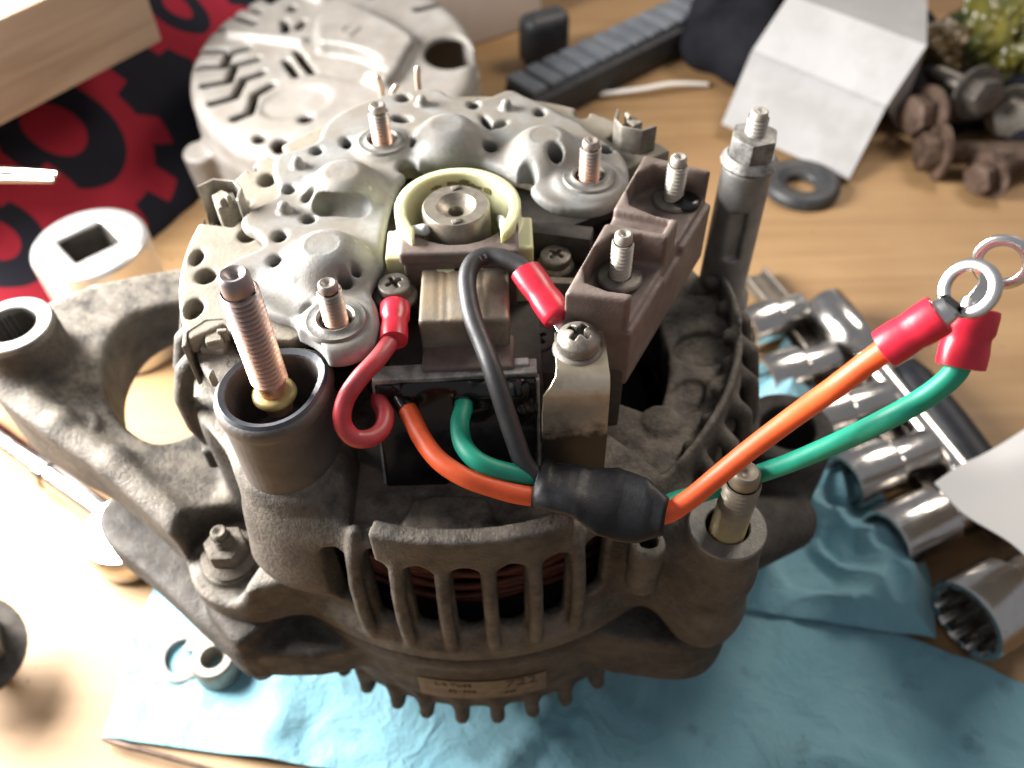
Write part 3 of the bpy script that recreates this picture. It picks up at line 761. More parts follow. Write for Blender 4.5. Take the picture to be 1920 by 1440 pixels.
UPH = [(594, 282, 11, 9, 0), (541, 354, 12, 10, 0), (650, 267, 11, 13, .3), (717, 299, 14, 6, 0), (752, 222, 19, 8, -.3), (771, 273, 12, 10, .5), (764, 311, 20, 15, .2), (756, 183, 13, 9, 0), (524, 442, 13, 11, 0), (516, 488, 13, 11, 0), (888, 195, 11, 10, 0), (1012, 210, 11, 9, 0), (912, 228, 8, 16, .35), (938, 232, 16, 6, .7), (918, 275, 14, 11, .4), (1040, 313, 15, 13, 0), (988, 335, 17, 16, 0), (1137, 279, 14, 9, -.5), (582, 373, 14, 10, -.6), (578, 410, 13, 9, .3), (648, 535, 13, 9, 0), (578, 575, 14, 11, 0), (668, 520, 8, 6, 0)]
for u, vv, rx, ry, a in UPH:
    p = at(u, vv, ZU); s_ = (p - CAM) @ FWD / FPX
    v.cut(s_oval(p[0], p[1] + 1.5, rx * s_ * 1.25, ry * s_ * 1.45 + 1.6, 140, 175, a, .2), .4)
lowp = mk('lower_heat_sink', v.mesh(), 'cream', alt, 180)

upo = [(700, 640), (640, 668), (590, 652), (560, 606), (500, 585), (455, 560), (428, 520), (417, 497), (450, 478), (490, 460), (482, 438), (455, 424), (453, 406), (480, 386), (511, 371), (521, 352), (511, 325), (516, 291), (560, 277), (594, 262), (602, 243), (628, 214), (690, 186), (740, 172), (815, 164), (852, 181), (904, 184), (954, 166), (985, 178), (1020, 193), (1055, 213), (1088, 227), (1112, 248), (1165, 285), (1180, 330), (1160, 372), (1110, 392), (1050, 388), (1010, 368), (990, 345), (960, 322), (905, 300), (850, 295), (795, 302), (755, 330), (735, 370), (722, 420), (716, 470), (718, 498), (694, 540), (706, 575)]
v = Vox((-56, -44, 152), (48, 72, 171), 0.45)
v.add(s_poly(smooth_poly([xy(*p, ZU) for p in upo], 3), 156.6, ZU, 1.3))
# diode domes
for u, vv, rr, hh in [(838, 228, 9.8, 6.2), (1022, 252, 10.2, 6.2), (640, 318, 9.8, 6.2), (603, 455, 10.0, 6.2)]:
    p = xy(u, vv, ZU + hh)
    v.add(s_cyl(p[0], p[1], rr, 156.6, ZU + hh, 5.6, rr * .80), 4.0)
    v.cut(s_cyl(p[0], p[1], 3.6, ZU + hh - .22, ZU + hh + 3, .1), .5)
# small pegs
for u, vv in [(790, 186), (949, 194), (556, 302), (531, 386), (553, 520)]:
    p = xy(u, vv, ZU + 1.5); v.add(s_cap((p[0], p[1], 156), (p[0], p[1], ZU + 1.2), 2.5, 1.5), .8)
# vent holes
for u, vv, rx, ry, a in UPH:
    p = at(u, vv, ZU); s_ = (p - CAM) @ FWD / FPX
    v.cut(s_oval(p[0], p[1], rx * s_, ry * s_ * 1.45, 148, 175, a, .2), .9)
a, b = xy(612, 392, ZU), xy(672, 394, ZU)
v.cut(s_cap((a[0], a[1], ZU + 1.2), (b[0], b[1], ZU + 1.2), 3.0), .8)
a, b = xy(470, 520, ZU), xy(560, 575, ZU)
v.cut(s_cap((a[0], a[1], ZU + 3.0), (b[0], b[1], ZU + 3.0), 4.2), 1.2)
# raised collars of the three studs
SB, SR, SL = (-20.7, 35.6), (31.5, 17.3), (-25.3, -30.2)
for (x, y), rr, zz in ((SB, 7.2, 160.8), (SR, 8.2, 160.8), (SL, 8.0, 160.8)):
    v.add(s_cyl(x, y, rr + .6, 156, zz, .8, rr), 2)
    v.cut(s_cyl(x, y, 3.5, 157, 175, .2), .4)
v.cut(s_cyl(-38.6, -43.4, 12.9, 140, 170, .3), .4)
upp = mk('upper_heat_sink', v.mesh(), 'plate', alt, 180)
# added dark board under the plates paints the shade seen in the holes, and diode leads at the back
mk('hole_shade_board', prism([(55 * math.cos(R(t)), 55 * math.sin(R(t))) for t in range(28, 222, 8)] + [(20 * math.cos(R(t)), 20 * math.sin(R(t))) for t in range(220, 27, -12)], 146, 148.5, 0), 'dark', alt, 30)
for x, y in (SB, SR, SL):
    o = mk('terminal_stud', thread(2.6, 0, 12.2, 1.0, .60, 28, 1.6), 'sstud', alt, 50, (x, y, 157.6))
    mk('washer', lathe([(3.5, 2.6), (3.5, 4.2), (4.1, 4.6), (4.6, 4.2), (5.0, 3.9), (6.2, 4.0), (6.6, 3.5), (6.6, 2.6)], 44, closed=True), 'castgrey', o, 50)
for u, vv, z1, dx in ((716, 163, 162.5, -.6), (785, 152, 163.5, .4), (738, 168, 160.5, 1.6)):
    p = xy(u, vv + 14, 156.5); mk('diode_lead', tube(spline([(p[0], p[1], 155.6), (p[0], p[1], (156 + z1) / 2), (p[0] + dx, p[1], z1)], 5), [.9] * 10 + [.5], 8), 'pin', alt, 60)

# ---- folded terminal clips on the rim
def clip(u, vv, z, ang, mat, sc=1.0):
    x, y = xy(u, vv, z)
    o = empty('terminal_clip', (x, y, 0), R(ang), parent=alt)
    t, wd, dp, h = .9, 11 * sc, 8 * sc, 10
    pts = [(-dp * .3, wd * .5), (-dp * .55, wd * .12), (-dp * .45, -wd * .25), (dp * .1, -wd * .52), (dp * .62, -wd * .40)]
    outer = [Vector((p[0], p[1], 0)) for p in pts]; inner = [p * .86 for p in outer]
    ring_ = [(p.x, p.y) for p in outer] + [(p.x, p.y) for p in reversed(inner)]
    mk('channel', prism(ring_, z - h, z + 2.4, .12, 1), mat, o, 30)
    mk('tab', join(box((.6, .4, z + .2), (3.2, 3.6, 2.6), .3, 1, rz(.4)), box((-.6, 2.2, z + 1.0), (1.0, 2.2, 3.2), .2, 1, rz(.2)), box((0, 0, z - 4), (5.2, 5.4, 7), .3, 1)), 'cream', o, 30)
clip(1185, 238, 161, 10, 'steel_dirty', 1.05)
clip(421, 372, 161, 205, 'steel_dirty', 1.05)
clip(402, 636, 154, 262, 'steel_dirty', 1.05)

# ---- output terminal: black moulded well with the long copper stud
BPX, BPY = -38.6, -43.4
tear = []
for t in np.linspace(0, 2 * math.pi, 40, endpoint=False):
    k = 1 + .20 * max(0, math.cos(t - R(38))) ** 6
    tear.append((math.cos(t) * k, math.sin(t) * k))
v = Vox((-56, -60, 126), (-20, -24, 158), .5)
v.add(s_poly([(BPX + p[0] * 11.0, BPY + p[1] * 11.4) for p in tear], 128, 155.2, 1.0, 0))
v.add(s_poly([(BPX + p[0] * 11.6, BPY + p[1] * 12.0) for p in tear], 151.0, 155.0, 1.4), .5)
v.cut(s_poly([(BPX + p[0] * 8.9, BPY + p[1] * 9.2) for p in tear], 137, 170, .8), .5)
well = mk('output_insulator', v.mesh(), 'insul', alt, 180)
rim = [(BPX + p[0] * 11.3, BPY + p[1] * 11.7) for p in tear]; rin = [(BPX + p[0] * 9.0, BPY + p[1] * 9.3) for p in tear]; rmd = [(BPX + p[0] * 10.2, BPY + p[1] * 10.5) for p in tear]
n_ = len(rim); V_ = [(p[0], p[1], 154.4) for p in rim] + [(p[0], p[1], 155.7) for p in rmd] + [(p[0], p[1], 155.2) for p in rin] + [(p[0], p[1], 139) for p in rin]
mk('insulator_rim', (V_, [(k * n_ + i, k * n_ + (i + 1) % n_, (k + 1) * n_ + (i + 1) % n_, (k + 1) * n_ + i) for k in range(3) for i in range(n_)]), 'insultop', well, 60)
bst = mk('output_stud', join(thread(3.75, 9, 33.5, 1.2, .80, 32, 3.4), lathe([(0, 0), (2.9, 0), (2.9, 9.1), (0, 9.1)], 28)), 'bstud', alt, 50, (BPX + .2, BPY + 1.4, 147.5))
mk('stud_collar', lathe([(2.6, 0), (4.4, .1), (4.7, .7), (4.5, 1.5), (3.9, 1.9), (2.8, 2.0)], 32), 'ystud', bst, 60, (0, 0, 3.6))

# ---- slip ring cover, shaft end and brush holder
def nring(X, Y, Z):
    q = np.hypot(X, Y + .9)
    top = 168.0 - 1.2 * np.clip(-Y / 10, 0, 1)
    return _rnd(np.abs(q - 13.0) - 1.35, np.maximum(Z - top, 146 - Z), .5)
v = Vox((-19, -17, 144), (19, 17, 170), .4)
v.add(s_fn(nring, (-16, -16, 146), (16, 16, 169)))
v.add(s_box((-14.2, -7, 154), (2.2, 5.0, 8.0), 0, .5), .6)
v.add(s_box((14.6, -6.5, 155), (2.2, 5.6, 9.0), 0, .5), .6)
v.cut(s_cyl(0, -.9, 11.6, 150, 180, .2), .3)
v.cut(s_box((0, -16, 168), (9.6, 8, 8), 0, .3), .4)
cov = mk('slip_ring_cover', v.mesh(), 'nylon', alt, 180)
rng = random.Random(11)
for t, z, l in ((84, 165.6, 2.2), (96, 165.2, 3.4), (70, 164.6, 2.6), (55, 164.4, 2.0), (118, 165.2, 2.6), (78, 164.5, 1.4)):
    vs, fs = [], []
    for k in range(5):
        a = R(t) + (k / 4 - .5) * l / 11.6
        hgt = .25 + .7 * rng.random()
        for zz in (z - hgt, z + hgt): vs.append((11.52 * math.cos(a), -.9 + 11.52 * math.sin(a), zz))
    mk('grime_mark', (vs, [(2 * k, 2 * k + 1, 2 * k + 3, 2 * k + 2) for k in range(4)]), 'grime', cov, 60)
sh = mk('rotor_shaft', lathe([(0, 140), (7.7, 140), (7.7, 167.4), (7.3, 168.0), (4.6, 168.0), (4.3, 167.75), (3.5, 167.0), (2.6, 166.45), (1.9, 166.2), (1.65, 165.2), (1.5, 163.5), (0, 163)], 56, -.4, -1.2), 'shaft', alt, 35)
for x, y in ((-.2, 5.0), (.3, -7.2)):
    g = box((x - .3, y, 168.1), (2.4, 1.5, .5), .2, 1, rz(.3)); mk('residue', g, 'dirt', sh, 60)
v = Vox((-15, -16, 138), (16, -1, 168), .4)
v.add(s_box((.3, -8.5, 152), (12.6, 5.2, 12.4), 0, .8))
v.add(s_box((.3, -9.0, 163.2), (13.2, 5.0, 1.6), 0, .6), .4)
v.add(s_box((12.6, -4.4, 163.6), (1.0, 2.4, 2.8), 0, .3), .3)
v.add(s_box((-12.0, -4.6, 163.2), (1.0, 2.4, 2.0), 0, .3), .3)
v.cut(s_cyl(-.2, 1.4, 12.4, 155, 175, .2), .4)
bh = mk('brush_holder', v.mesh(), 'bakelite', alt, 180)
for c, a in (((-9.2, -6.2, 165.3), .5), ((10.3, -5.2, 165.6), -.7)):
    v = Vox((-4, -4, -3), (4, 4, 3), .35); v.add(s_cap((-1.6, .8, 0), (1.2, -.9, 0), .9, 1.4)); v.add(s_cap((1.2, -.9, 0), (2.2, -1.2, -.6), 1.1, .6), .5)
    mk('melted_plastic', xf((v.mesh()[0].tolist(), v.mesh()[1].tolist()), rz(a), c), 'putty', bh, 180)
# brush terminal blocks
v = Vox((-12, -39, 126), (15, -9, 163), .45)
v.add(s_box((1.4, -20.5, 150), (9.7, 9.6, 10.0), 0, .8))
v.cut(s_box((1.4, -20.5, 161.2), (30, 30, .5)), 0)
for x in (-4.5, -2.8, 3.2, 5.2): v.cut(s_cap((x, -12, 160.75), (x + .5, -29, 160.7), .95), .3)
mk('regulator_heat_sink', v.mesh(), 'block', alt, 180)
v = Vox((-12, -40, 126), (16, -24, 156), .45)
v.add(s_box((1.9, -31.3, 142), (10.0, 4.9, 10.0), 0, .8))
mk('regulator_cap', v.mesh(), 'bakelite', alt, 180)
mk('regulator_base', join(box((1, -24, 137), (34, 28, 22), 1), box((26, -14, 137), (20, 40, 20), 1), box((-17, -10, 137), (10, 28, 18), 1)), 'dark', alt, 30)
mk('terminal_strip', box((24, 3.5, 152.5), (15, 5, 8), .6, 2, rz(-.25)), 'dark', alt, 30)
mk('terminal_strip', box((23, -9, 149.5), (11, 2.2, 4), .4, 2, rz(-.1)), 'block', alt, 30)

# ---- cross head screws
def screw(u, vv, z, r, h, mat, ww=0, rot=0, dome=.35, par=alt):
    x, y = xy(u, vv, z)
    o = mk('cross_head_screw', phillips(r, h, dome), mat, par, 180, (x, y, z - h)); o.rotation_euler = (0, 0, rot)
    if ww:
        g = lathe([(r * .5, -1.5), (ww, -1.5), (ww + .2, -1.1), (ww, -.6), (r * .98, 0), (r * .5, 0)], 40)
        if par is alt: mk('screw_washer', g, mat, o, 40)
        else: mk('screw_washer', g, mat, par, 40, (x, y, z - h))
    return o
screw(738, 528, 160, 3.6, 3.2, 'steel_dirty', 4.8, .2, .15)
screw(1042, 474, 154, 3.7, 2.6, 'steel_dirty', 4.4, .5, .2)
screw(1008, 632, 148, 3.9, 2.6, 'dark', 4.6, .3, .2)

# ---- connector block with two threaded posts
Z1 = 168.0
NL, NR, FR, FL = xy(1062, 548, Z1), xy(1190, 562, Z1), xy(1343, 322, Z1), xy(1210, 290, Z1)
def lerp(a, b, t): return (a[0] + (b[0] - a[0]) * t, a[1] + (b[1] - a[1]) * t)
foot = [NL, NR, FR, FL]
v = Vox((16, -46, 134), (64, 18, 174), .45)
v.add(s_poly(foot, 142, Z1, .9, .3), 0)
def quad(t0, t1, s0, s1):
    A = lambda t, s: lerp(lerp(NL, FL, t), lerp(NR, FR, t), s)
    return [A(t0, s0), A(t0, s1), A(t1, s1), A(t1, s0)]
v.cut(s_poly(smooth_poly(quad(.075, .40, .17, 1.5), 3), 159.6, 190, 1.2), .6)
v.cut(s_poly(smooth_poly(quad(.62, .945, .17, 1.5), 3), 160.4, 190, 1.2), .8)
v.cut(s_poly(quad(.47, .565, -.6, .80), 165.4, 190, .6), 1.0)
v.cut(s_poly(quad(.4, .62, .93, 1.5), 157, 190, .6), 1.0)
v.cut(s_poly(quad(-.3, 1.3, .93, 1.6), 158.8, 190, .2), .6)
v.cut(s_poly(quad(-.2, 1.3, 1.02, 1.6), 146, 156.8, .2), .3)
conn = mk('connector_block', v.mesh(), 'bakelite', alt, 180)
for i, (u, vv) in enumerate(((1262, 372), (1162, 517))):
    x, y = xy(u, vv, 161)
    o = mk('threaded_post', thread(2.4, 0, 9.8, 1.0, .58, 28, 1.8), 'zstud', conn, 50, (x, y, 160.8))
    mk('post_washer', lathe([(2.2, -.2), (2.6, .6), (4.4, .5), (4.9, .2), (5.0, -.3)], 36), 'steel_dirty', conn, 50, (x, y, 160.8))
    if i == 0:
        g = lathe([(0, 1.2), (2.0, 1.0), (3.4, .6), (4.0, 0), (0, -.2)], 20); mk('grease_blob', xf(g, None, (x + 2.6, y - 1.0, 160.9)), 'grease', conn, 180)

# ---- yellow plated bracket with its pan head screw
def sheet(prof, x0, x1, t, mat, parent, name, skew=0.0):
    """bent sheet: (y, z) profile swept along x"""
    pr = [Vector((0, p[0], p[1])) for p in prof]; nn = []
    for i in range(len(pr)):
        d = (pr[min(i + 1, len(pr) - 1)] - pr[max(i - 1, 0)]).normalized(); nn.append(Vector((0, -d.z, d.y)))
    lo = [p - n * t for p, n in zip(pr, nn)]
    out_ = pr + lo[::-1]; n = len(out_)
    xs0 = [(x0[i] if isinstance(x0, list) else x0) for i in range(len(pr))]; xs1 = [(x1[i] if isinstance(x1, list) else x1) for i in range(len(pr))]
    a0, a1 = xs0 + xs0[::-1], xs1 + xs1[::-1]
    V = [(a0[i], p.y, p.z) for i, p in enumerate(out_)] + [(a1[i], p.y + skew, p.z) for i, p in enumerate(out_)]
    Fs = [(i, (i + 1) % n, n + (i + 1) % n, n + i) for i in range(n)]
    m = len(pr)
    for k in (0, n):
        for i in range(m - 1):
            q = (k + i, k + i + 1, k + n - 2 - i, k + n - 1 - i); Fs.append(q if k else q[::-1])
    return mk(name, bevel((V, Fs), .15, 1, 50), mat, parent, 40)
prof = [(-32.5, 157.4), (-36, 157.5), (-42.5, 157.4), (-44.2, 157.0), (-45.3, 155.8), (-45.9, 153.6), (-46.6, 148), (-47.8, 140), (-49.2, 130)]
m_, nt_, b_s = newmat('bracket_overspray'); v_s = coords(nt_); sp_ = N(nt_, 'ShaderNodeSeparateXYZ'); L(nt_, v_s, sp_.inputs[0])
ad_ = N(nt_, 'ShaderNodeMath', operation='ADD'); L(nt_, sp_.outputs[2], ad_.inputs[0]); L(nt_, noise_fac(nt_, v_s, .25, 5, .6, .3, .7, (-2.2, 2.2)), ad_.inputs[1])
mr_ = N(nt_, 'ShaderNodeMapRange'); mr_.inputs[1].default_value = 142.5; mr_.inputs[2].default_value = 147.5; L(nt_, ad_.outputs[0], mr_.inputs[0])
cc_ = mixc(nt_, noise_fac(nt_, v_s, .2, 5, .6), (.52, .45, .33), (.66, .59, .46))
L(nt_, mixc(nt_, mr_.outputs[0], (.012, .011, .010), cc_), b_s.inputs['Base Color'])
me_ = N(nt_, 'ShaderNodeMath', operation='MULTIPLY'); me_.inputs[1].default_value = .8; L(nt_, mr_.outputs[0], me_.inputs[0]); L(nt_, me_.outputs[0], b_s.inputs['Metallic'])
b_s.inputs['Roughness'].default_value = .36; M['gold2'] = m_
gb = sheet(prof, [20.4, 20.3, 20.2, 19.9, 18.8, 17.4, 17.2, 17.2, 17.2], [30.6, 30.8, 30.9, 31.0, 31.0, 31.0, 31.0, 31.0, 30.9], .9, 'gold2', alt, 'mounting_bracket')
screw(1086, 618, 163.6, 4.5, 4.6, 'steel_dirty', 5.2, .55, .45, gb)

# ---- black potted regulator module
v = Vox((-22, -56, 118), (20, -30, 153), .45)
def potted(X, Y, Z):
    f = -38.2 - (150 - Z) * .34
    return _rnd(np.maximum(np.abs(X + .9) - 17.4 + np.maximum(0, (X + .9)) * 0, np.maximum(f - Y - 0, Y + 36.2 + (150 - Z) * .10)), np.maximum(Z - 149.4, 123.5 - Z), .7)
v.add(s_fn(potted, (-20, -52, 123), (18, -34, 150)))
rng = random.Random(5)
for i in range(9):
    x = rng.uniform(-16, 15); z = 148 - 7 * rng.random() ** 1.4; y = -38.6 - (150 - z) * .34
    v.add(s_cap((x, y, z), (x + rng.uniform(-2.5, 2.5), y - .2, z + rng.uniform(-1, 1)), .6 + .3 * rng.random()), 3.0)
mod = mk('regulator_module', v.mesh(), 'epoxy', alt, 180)
cs = [(x_, f_(z_), z_) for z_ in (122.9, 149.2) for x_, f_ in ((-18.9, lambda z: -37.4 - (150 - z) * .34), (17.1, lambda z: -37.4 - (150 - z) * .34), (17.1, lambda z: -36.0), (-18.9, lambda z: -36.0))]
mk('module_case', bevel((cs, [(3, 2, 1, 0), (4, 5, 6, 7), (0, 1, 5, 4), (1, 2, 6, 5), (2, 3, 7, 6), (3, 0, 4, 7)]), .2, 1), 'postgrey', mod, 30)
mk('module_plate', join(box((-1.0, -35.5, 149.9), (35.4, 4.2, 1.5), .2, 1, rz(.03)), box((5, -34.5, 151.0), (20, 2.0, .9), .2, 1, rz(.03))), 'postgrey', mod, 30)
for a, b in (((928, 800), (938, 838)), ((938, 838), (956, 836)), ((952, 806), (952, 836)), ((962, 735), (985, 725)), ((970, 765), (990, 772))):
    P = []
    for q in (a, b):
        z = 144.5 - (q[1] - 735) * .14; P.append((*xy(*q, z)[:2], z))
    mk('scuff_mark', tube([(p[0], p[1] + .1, p[2]) for p in P], .45, 6), 'scuff', mod, 180)

# ---- wires
def W(pts): return [tuple(map(float, (*at(u, v_, z)[:2], z))) for u, v_, z in pts]
def wire(name, pts, r, mat, label=None):
    p = spline(W(pts), 8); o = mk(name, tube(p, r, 18), mat, alt, 70); 
    if label: o['label'] = label
    return o
rw = wire('red_wire', [(741, 600, 158), (738, 628, 158), (712, 668, 159), (672, 712, 158), (647, 752, 155), (642, 792, 151.5), (662, 820, 148.5), (692, 822, 147), (715, 806, 146.3), (722, 778, 146.2), (712, 752, 145.6), (716, 735, 145.2)], 1.9, 'redwire')
gr = wire('black_wire', [(1012, 543, 162.2), (985, 505, 163.4), (950, 487, 164), (915, 480, 164), (888, 492, 164), (876, 522, 163.2), (879, 565, 162), (889, 605, 160.5), (905, 645, 159), (920, 685, 157.5), (935, 730, 155), (951, 780, 151.5), (966, 825, 148), (985, 872, 144), (1020, 905, 141)], 2.05, 'black_wire')
ow = wire('orange_wire', [(752, 748, 145.0), (768, 775, 144.8), (790, 820, 145), (822, 862, 145.5), (868, 893, 145), (925, 914, 143), (985, 929, 141), (1060, 932, 138.6), (1150, 952, 138.2), (1235, 966, 139.6), (1290, 938, 142), (1345, 893, 146), (1410, 840, 153), (1490, 780, 163), (1570, 723, 174), (1640, 670, 181), (1690, 636, 186)], 2.05, 'orange')
gw = wire('green_wire', [(870, 738, 145.5), (869, 765, 145.5), (862, 795, 146), (868, 832, 146.5), (892, 862, 146.5), (930, 880, 145), (985, 892, 142.5), (1060, 908, 139.6), (1150, 932, 138.6), (1225, 952, 138.8), (1270, 938, 137), (1330, 920, 134), (1400, 896, 136), (1480, 868, 144), (1570, 830, 154), (1660, 787, 166), (1735, 745, 172), (1785, 705, 177), (1805, 672, 180)], 2.0, 'green')
# dark potted stubs where the wires leave the module
for u, v_, z, u2, v2, z2 in ((722, 735, 146, 708, 720, 145), (752, 748, 145, 764, 768, 144.8), (870, 735, 145.6, 869, 757, 145.5)):
    mk('potted_stub', tube(spline(W([(u2, v2, z2 - .2), (u, v_, z)]), 4), 2.45, 14), 'epoxy', mod, 70)
# printing on the black wire
pth = spline(W([(985, 505, 162), (950, 487, 163.5), (915, 480, 164), (888, 492, 164)]), 14)[::-1]
acc = 0; ds = [0]
for a, b in zip(pth, pth[1:]): acc += (b - a).length; ds.append(acc)
def along(s_):
    for i in range(len(ds) - 1):
        if ds[i + 1] >= s_:
            t = (s_ - ds[i]) / (ds[i + 1] - ds[i]); return pth[i].lerp(pth[i + 1], t), (pth[i + 1] - pth[i]).normalized()
    return pth[-1], (pth[-1] - pth[-2]).normalized()
for i, ch in enumerate('18 AWG'):
    if ch == ' ': continue
    p, t = along(1.0 + i * 1.3)
    look = (Vector(CAM) - p).normalized(); n = (look - t * look.dot(t)).normalized(); up_ = n.cross(t)
    m = Matrix((t, up_, n)).transposed()
    g = text_geo(ch, 1.35, .04); vv_ = []
    for x, y, z in g[0]:
        q = y / 2.07; vv_.append(tuple(p + t * x + n * ((2.07 + z) * math.cos(q)) + up_ * ((2.07 + z) * math.sin(q))))
    mk('wire_lettering', (vv_, g[1]), 'print_grey', gr, 60)
# tape wrapped round the joint
tp = spline(W([(1008, 905, 141), (1035, 912, 141), (1085, 922, 140.5), (1140, 940, 140), (1195, 958, 140), (1248, 970, 140.5)]), 8)
nr = len(tp); fr = frames(tp); V_, F_ = [], []
wid = np.interp(np.linspace(0, 1, nr), [0, .1, .35, .6, .85, 1], [5.2, 6.0, 7.0, 7.9, 6.4, 3.8])
rng = random.Random(2); nn = 22
for i, (p, t, a, b) in enumerate(fr):
    side = Vector((t.y, -t.x, 0)).normalized(); upn = t.cross(side)
    if upn.z < 0: upn = -upn
    tw = .5 * math.sin(i * .12) - .25
    for j in range(nn):
        q = 2 * math.pi * j / nn; c, s_ = math.cos(q), math.sin(q)
        rx = wid[i]; rzv = 3.1 - .5 * (i / nr)
        x_ = rx * math.copysign(abs(c) ** .8, c); z_ = rzv * math.copysign(abs(s_) ** 1.1, s_)
        wr = .30 * mnoise.noise(Vector((i * .10, j * .35, 3))) + .9 * max(0, 1 - abs(math.sin(i * .085 + c * 1.1 - .9)) * 5) * max(0, s_) * .6 + .38 * ((i * .105 + j / nn) % 1)
        V_.append(tuple(p + side * (x_ * math.cos(tw) - z_ * math.sin(tw)) + upn * (x_ * math.sin(tw) + z_ * math.cos(tw) + wr)))
for i in range(nr - 1):
    for j in range(nn): F_.append((i * nn + j, i * nn + (j + 1) % nn, (i + 1) * nn + (j + 1) % nn, (i + 1) * nn + j))
F_ += [tuple(range(nn))[::-1], tuple((nr - 1) * nn + j for j in range(nn))]
mk('tape_wrap', (V_, F_), 'tape', alt, 180)

# crimp terminals
def crimp(parent, p0, p1, r0=3.1, r1=3.4, flat=.86, ring_dir=None, ring_n=None, ring=True, mouth=True):
    """red vinyl sleeve from the wire side p0 to the terminal side p1, then barrel and ring tongue"""
    a, b = Vector(p0), Vector(p1); d = (b - a).normalized(); l = (b - a).length
    prof = [(0, r0 * .80), (.02, r0 * .98), (.10, r0), (.30, r0 * 1.0), (.42, r0 * .96), (.52, r0 * .94), (.62, r1 * .98), (.90, r1), (.98, r1 * .97), (1.0, r1 * .86)]
    path = [a + d * (l * t) for t, _ in prof]
    o = mk('crimp_sleeve', tube(path, [r for _, r in prof], 24, True, flat), 'red', parent, 50)
    if ring:
        c = Vector(ring_dir); n = Vector(ring_n).normalized(); rd = c - b; rd = (rd - n * rd.dot(n)).normalized(); sd = n.cross(rd)
        m = Matrix((rd, sd, n)).transposed()
        barrel = tube([b - d * 2, b + d * .4, b + d * 1.6], [2.5, 2.5, 2.2], 18, True, .8)
        t_ = (c - b).normalized(); tn = (n - t_ * n.dot(t_)).normalized(); mt = Matrix((t_, tn.cross(t_), tn)).transposed(); ll = (c - b).length
        tong = prism([(.5, -1.9), (ll * .45, -1.5), (ll - 3.6, -2.2), (ll - 3.6, 2.2), (ll * .45, 1.5), (.5, 1.9)], -.45, .45, .15, 1)
        mk('terminal_barrel', join(barrel, xf(tong, mt, b)), 'tin', parent, 40)
        rg = lathe([(3.0, -.5), (3.0, .4), (3.2, .55), (4.5, .55), (4.8, .3), (4.8, -.5)], 48, closed=True)
        mk('ring_terminal', xf(rg, m, c), 'tin', parent, 40)
    return o
P1 = lambda u, v_, z: tuple(map(float, (*at(u, v_, z)[:2], z)))
# red wire terminal under the left screw
crimp(rw, P1(738, 640, 158.6), P1(741, 573, 158.2), 3.0, 3.3, .9, ring=False)
# black wire terminal under the bracket screw
crimp(gr, P1(984, 506, 163.5), P1(1050, 598, 160.6), 3.6, 3.7, .72, ring=False)
tg = prism([(-2.1, 0), (2.1, 0), (2.1, 5), (3.6, 8), (3.6, 14), (-3.6, 14), (-3.6, 8), (-2.1, 5)], -.4, .4, .12, 1)
a_ = Vector(P1(1045, 592, 160.4)); b_2 = Vector(P1(1085, 650, 158.6)); d_ = (b_2 - a_).normalized(); n_v = Vector((0, 0, 1)); n_v = (n_v - d_ * n_v.dot(d_)).normalized()
mk('terminal_tongue', xf(tg, Matrix((d_.cross(n_v), d_, n_v)).transposed(), a_), 'tin', gr, 30)
# free ring terminals
cv = lambda f, r_, u_: Vector(-FWD * f + RGT * r_ + UPV * u_)
crimp(ow, P1(1656, 656, 183), P1(1764, 588, 190.5), 3.6, 3.6, .92, ring_dir=P1(1817, 541, 194), ring_n=cv(.62, -.74, .12))
crimp(gw, P1(1800, 690, 178.5), P1(1826, 578, 186), 4.0, 4.3, .92, ring_dir=P1(1880, 492, 190), ring_n=cv(.62, -.55, -.42))

# ================================================================== things on the bench
def cloth(name, outline, n, hfun, t, mat, kind=None, label=None, cat=None, uv=False, top=None):
    """crumpled sheet: bilinear patch over four corners, height field hfun(x, y, s, t), real thickness"""
    A, B, C_, D = [np.array(p, float) for p in outline]
    V, F_ = [], []; m = n + 1
    for i in range(m):
        for j in range(m):
            s_, q = i / n, j / n
            e = np.array([3 * math.sin(q * 9 + 1) * (s_ in (0, 1)) * 0, 0])
            e_ = D * (1 - s_) + C_ * s_
            if top is not None:
                k_ = min(len(top) - 2, int(s_ * (len(top) - 1))); f_ = s_ * (len(top) - 1) - k_; e_ = np.array(top[k_]) * (1 - f_) + np.array(top[k_ + 1]) * f_
            p = (A * (1 - s_) + B * s_) * (1 - q) + e_ * q
            z = hfun(p[0], p[1], s_, q); V.append((p[0], p[1], z + t))
    F_ = [(i * m + j, (i + 1) * m + j, (i + 1) * m + j + 1, i * m + j + 1) for i in range(n) for j in range(n)]
    k = len(V); V += [(p[0], p[1], p[2] - t * .8) for p in V]
    F_ += [(k + a, k + d, k + c, k + b) for a, b, c, d in F_[:]]
    rim = [(i * m, (i + 1) * m) for i in range(n)] + [((i + 1) * m + n, i * m + n) for i in range(n)] + [(j + 1, j) for j in range(n)] + [(n * m + j, n * m + j + 1) for j in range(n)]
    F_ += [(a, k + a, k + b, b) for a, b in rim]
    return mk(name, (V, F_), mat, None, 60, label=label, cat=cat, kind=kind)
def fold(x, y, sc, oct_=4, seed=0.0):
    return mnoise.fractal(Vector((x * sc + seed, y * sc - seed, seed * .7)), .9, 2.0, oct_)
def ridge(x, y, sc, seed): return 1 - abs(mnoise.noise(Vector((x * sc + seed, y * sc, seed))) * 2)
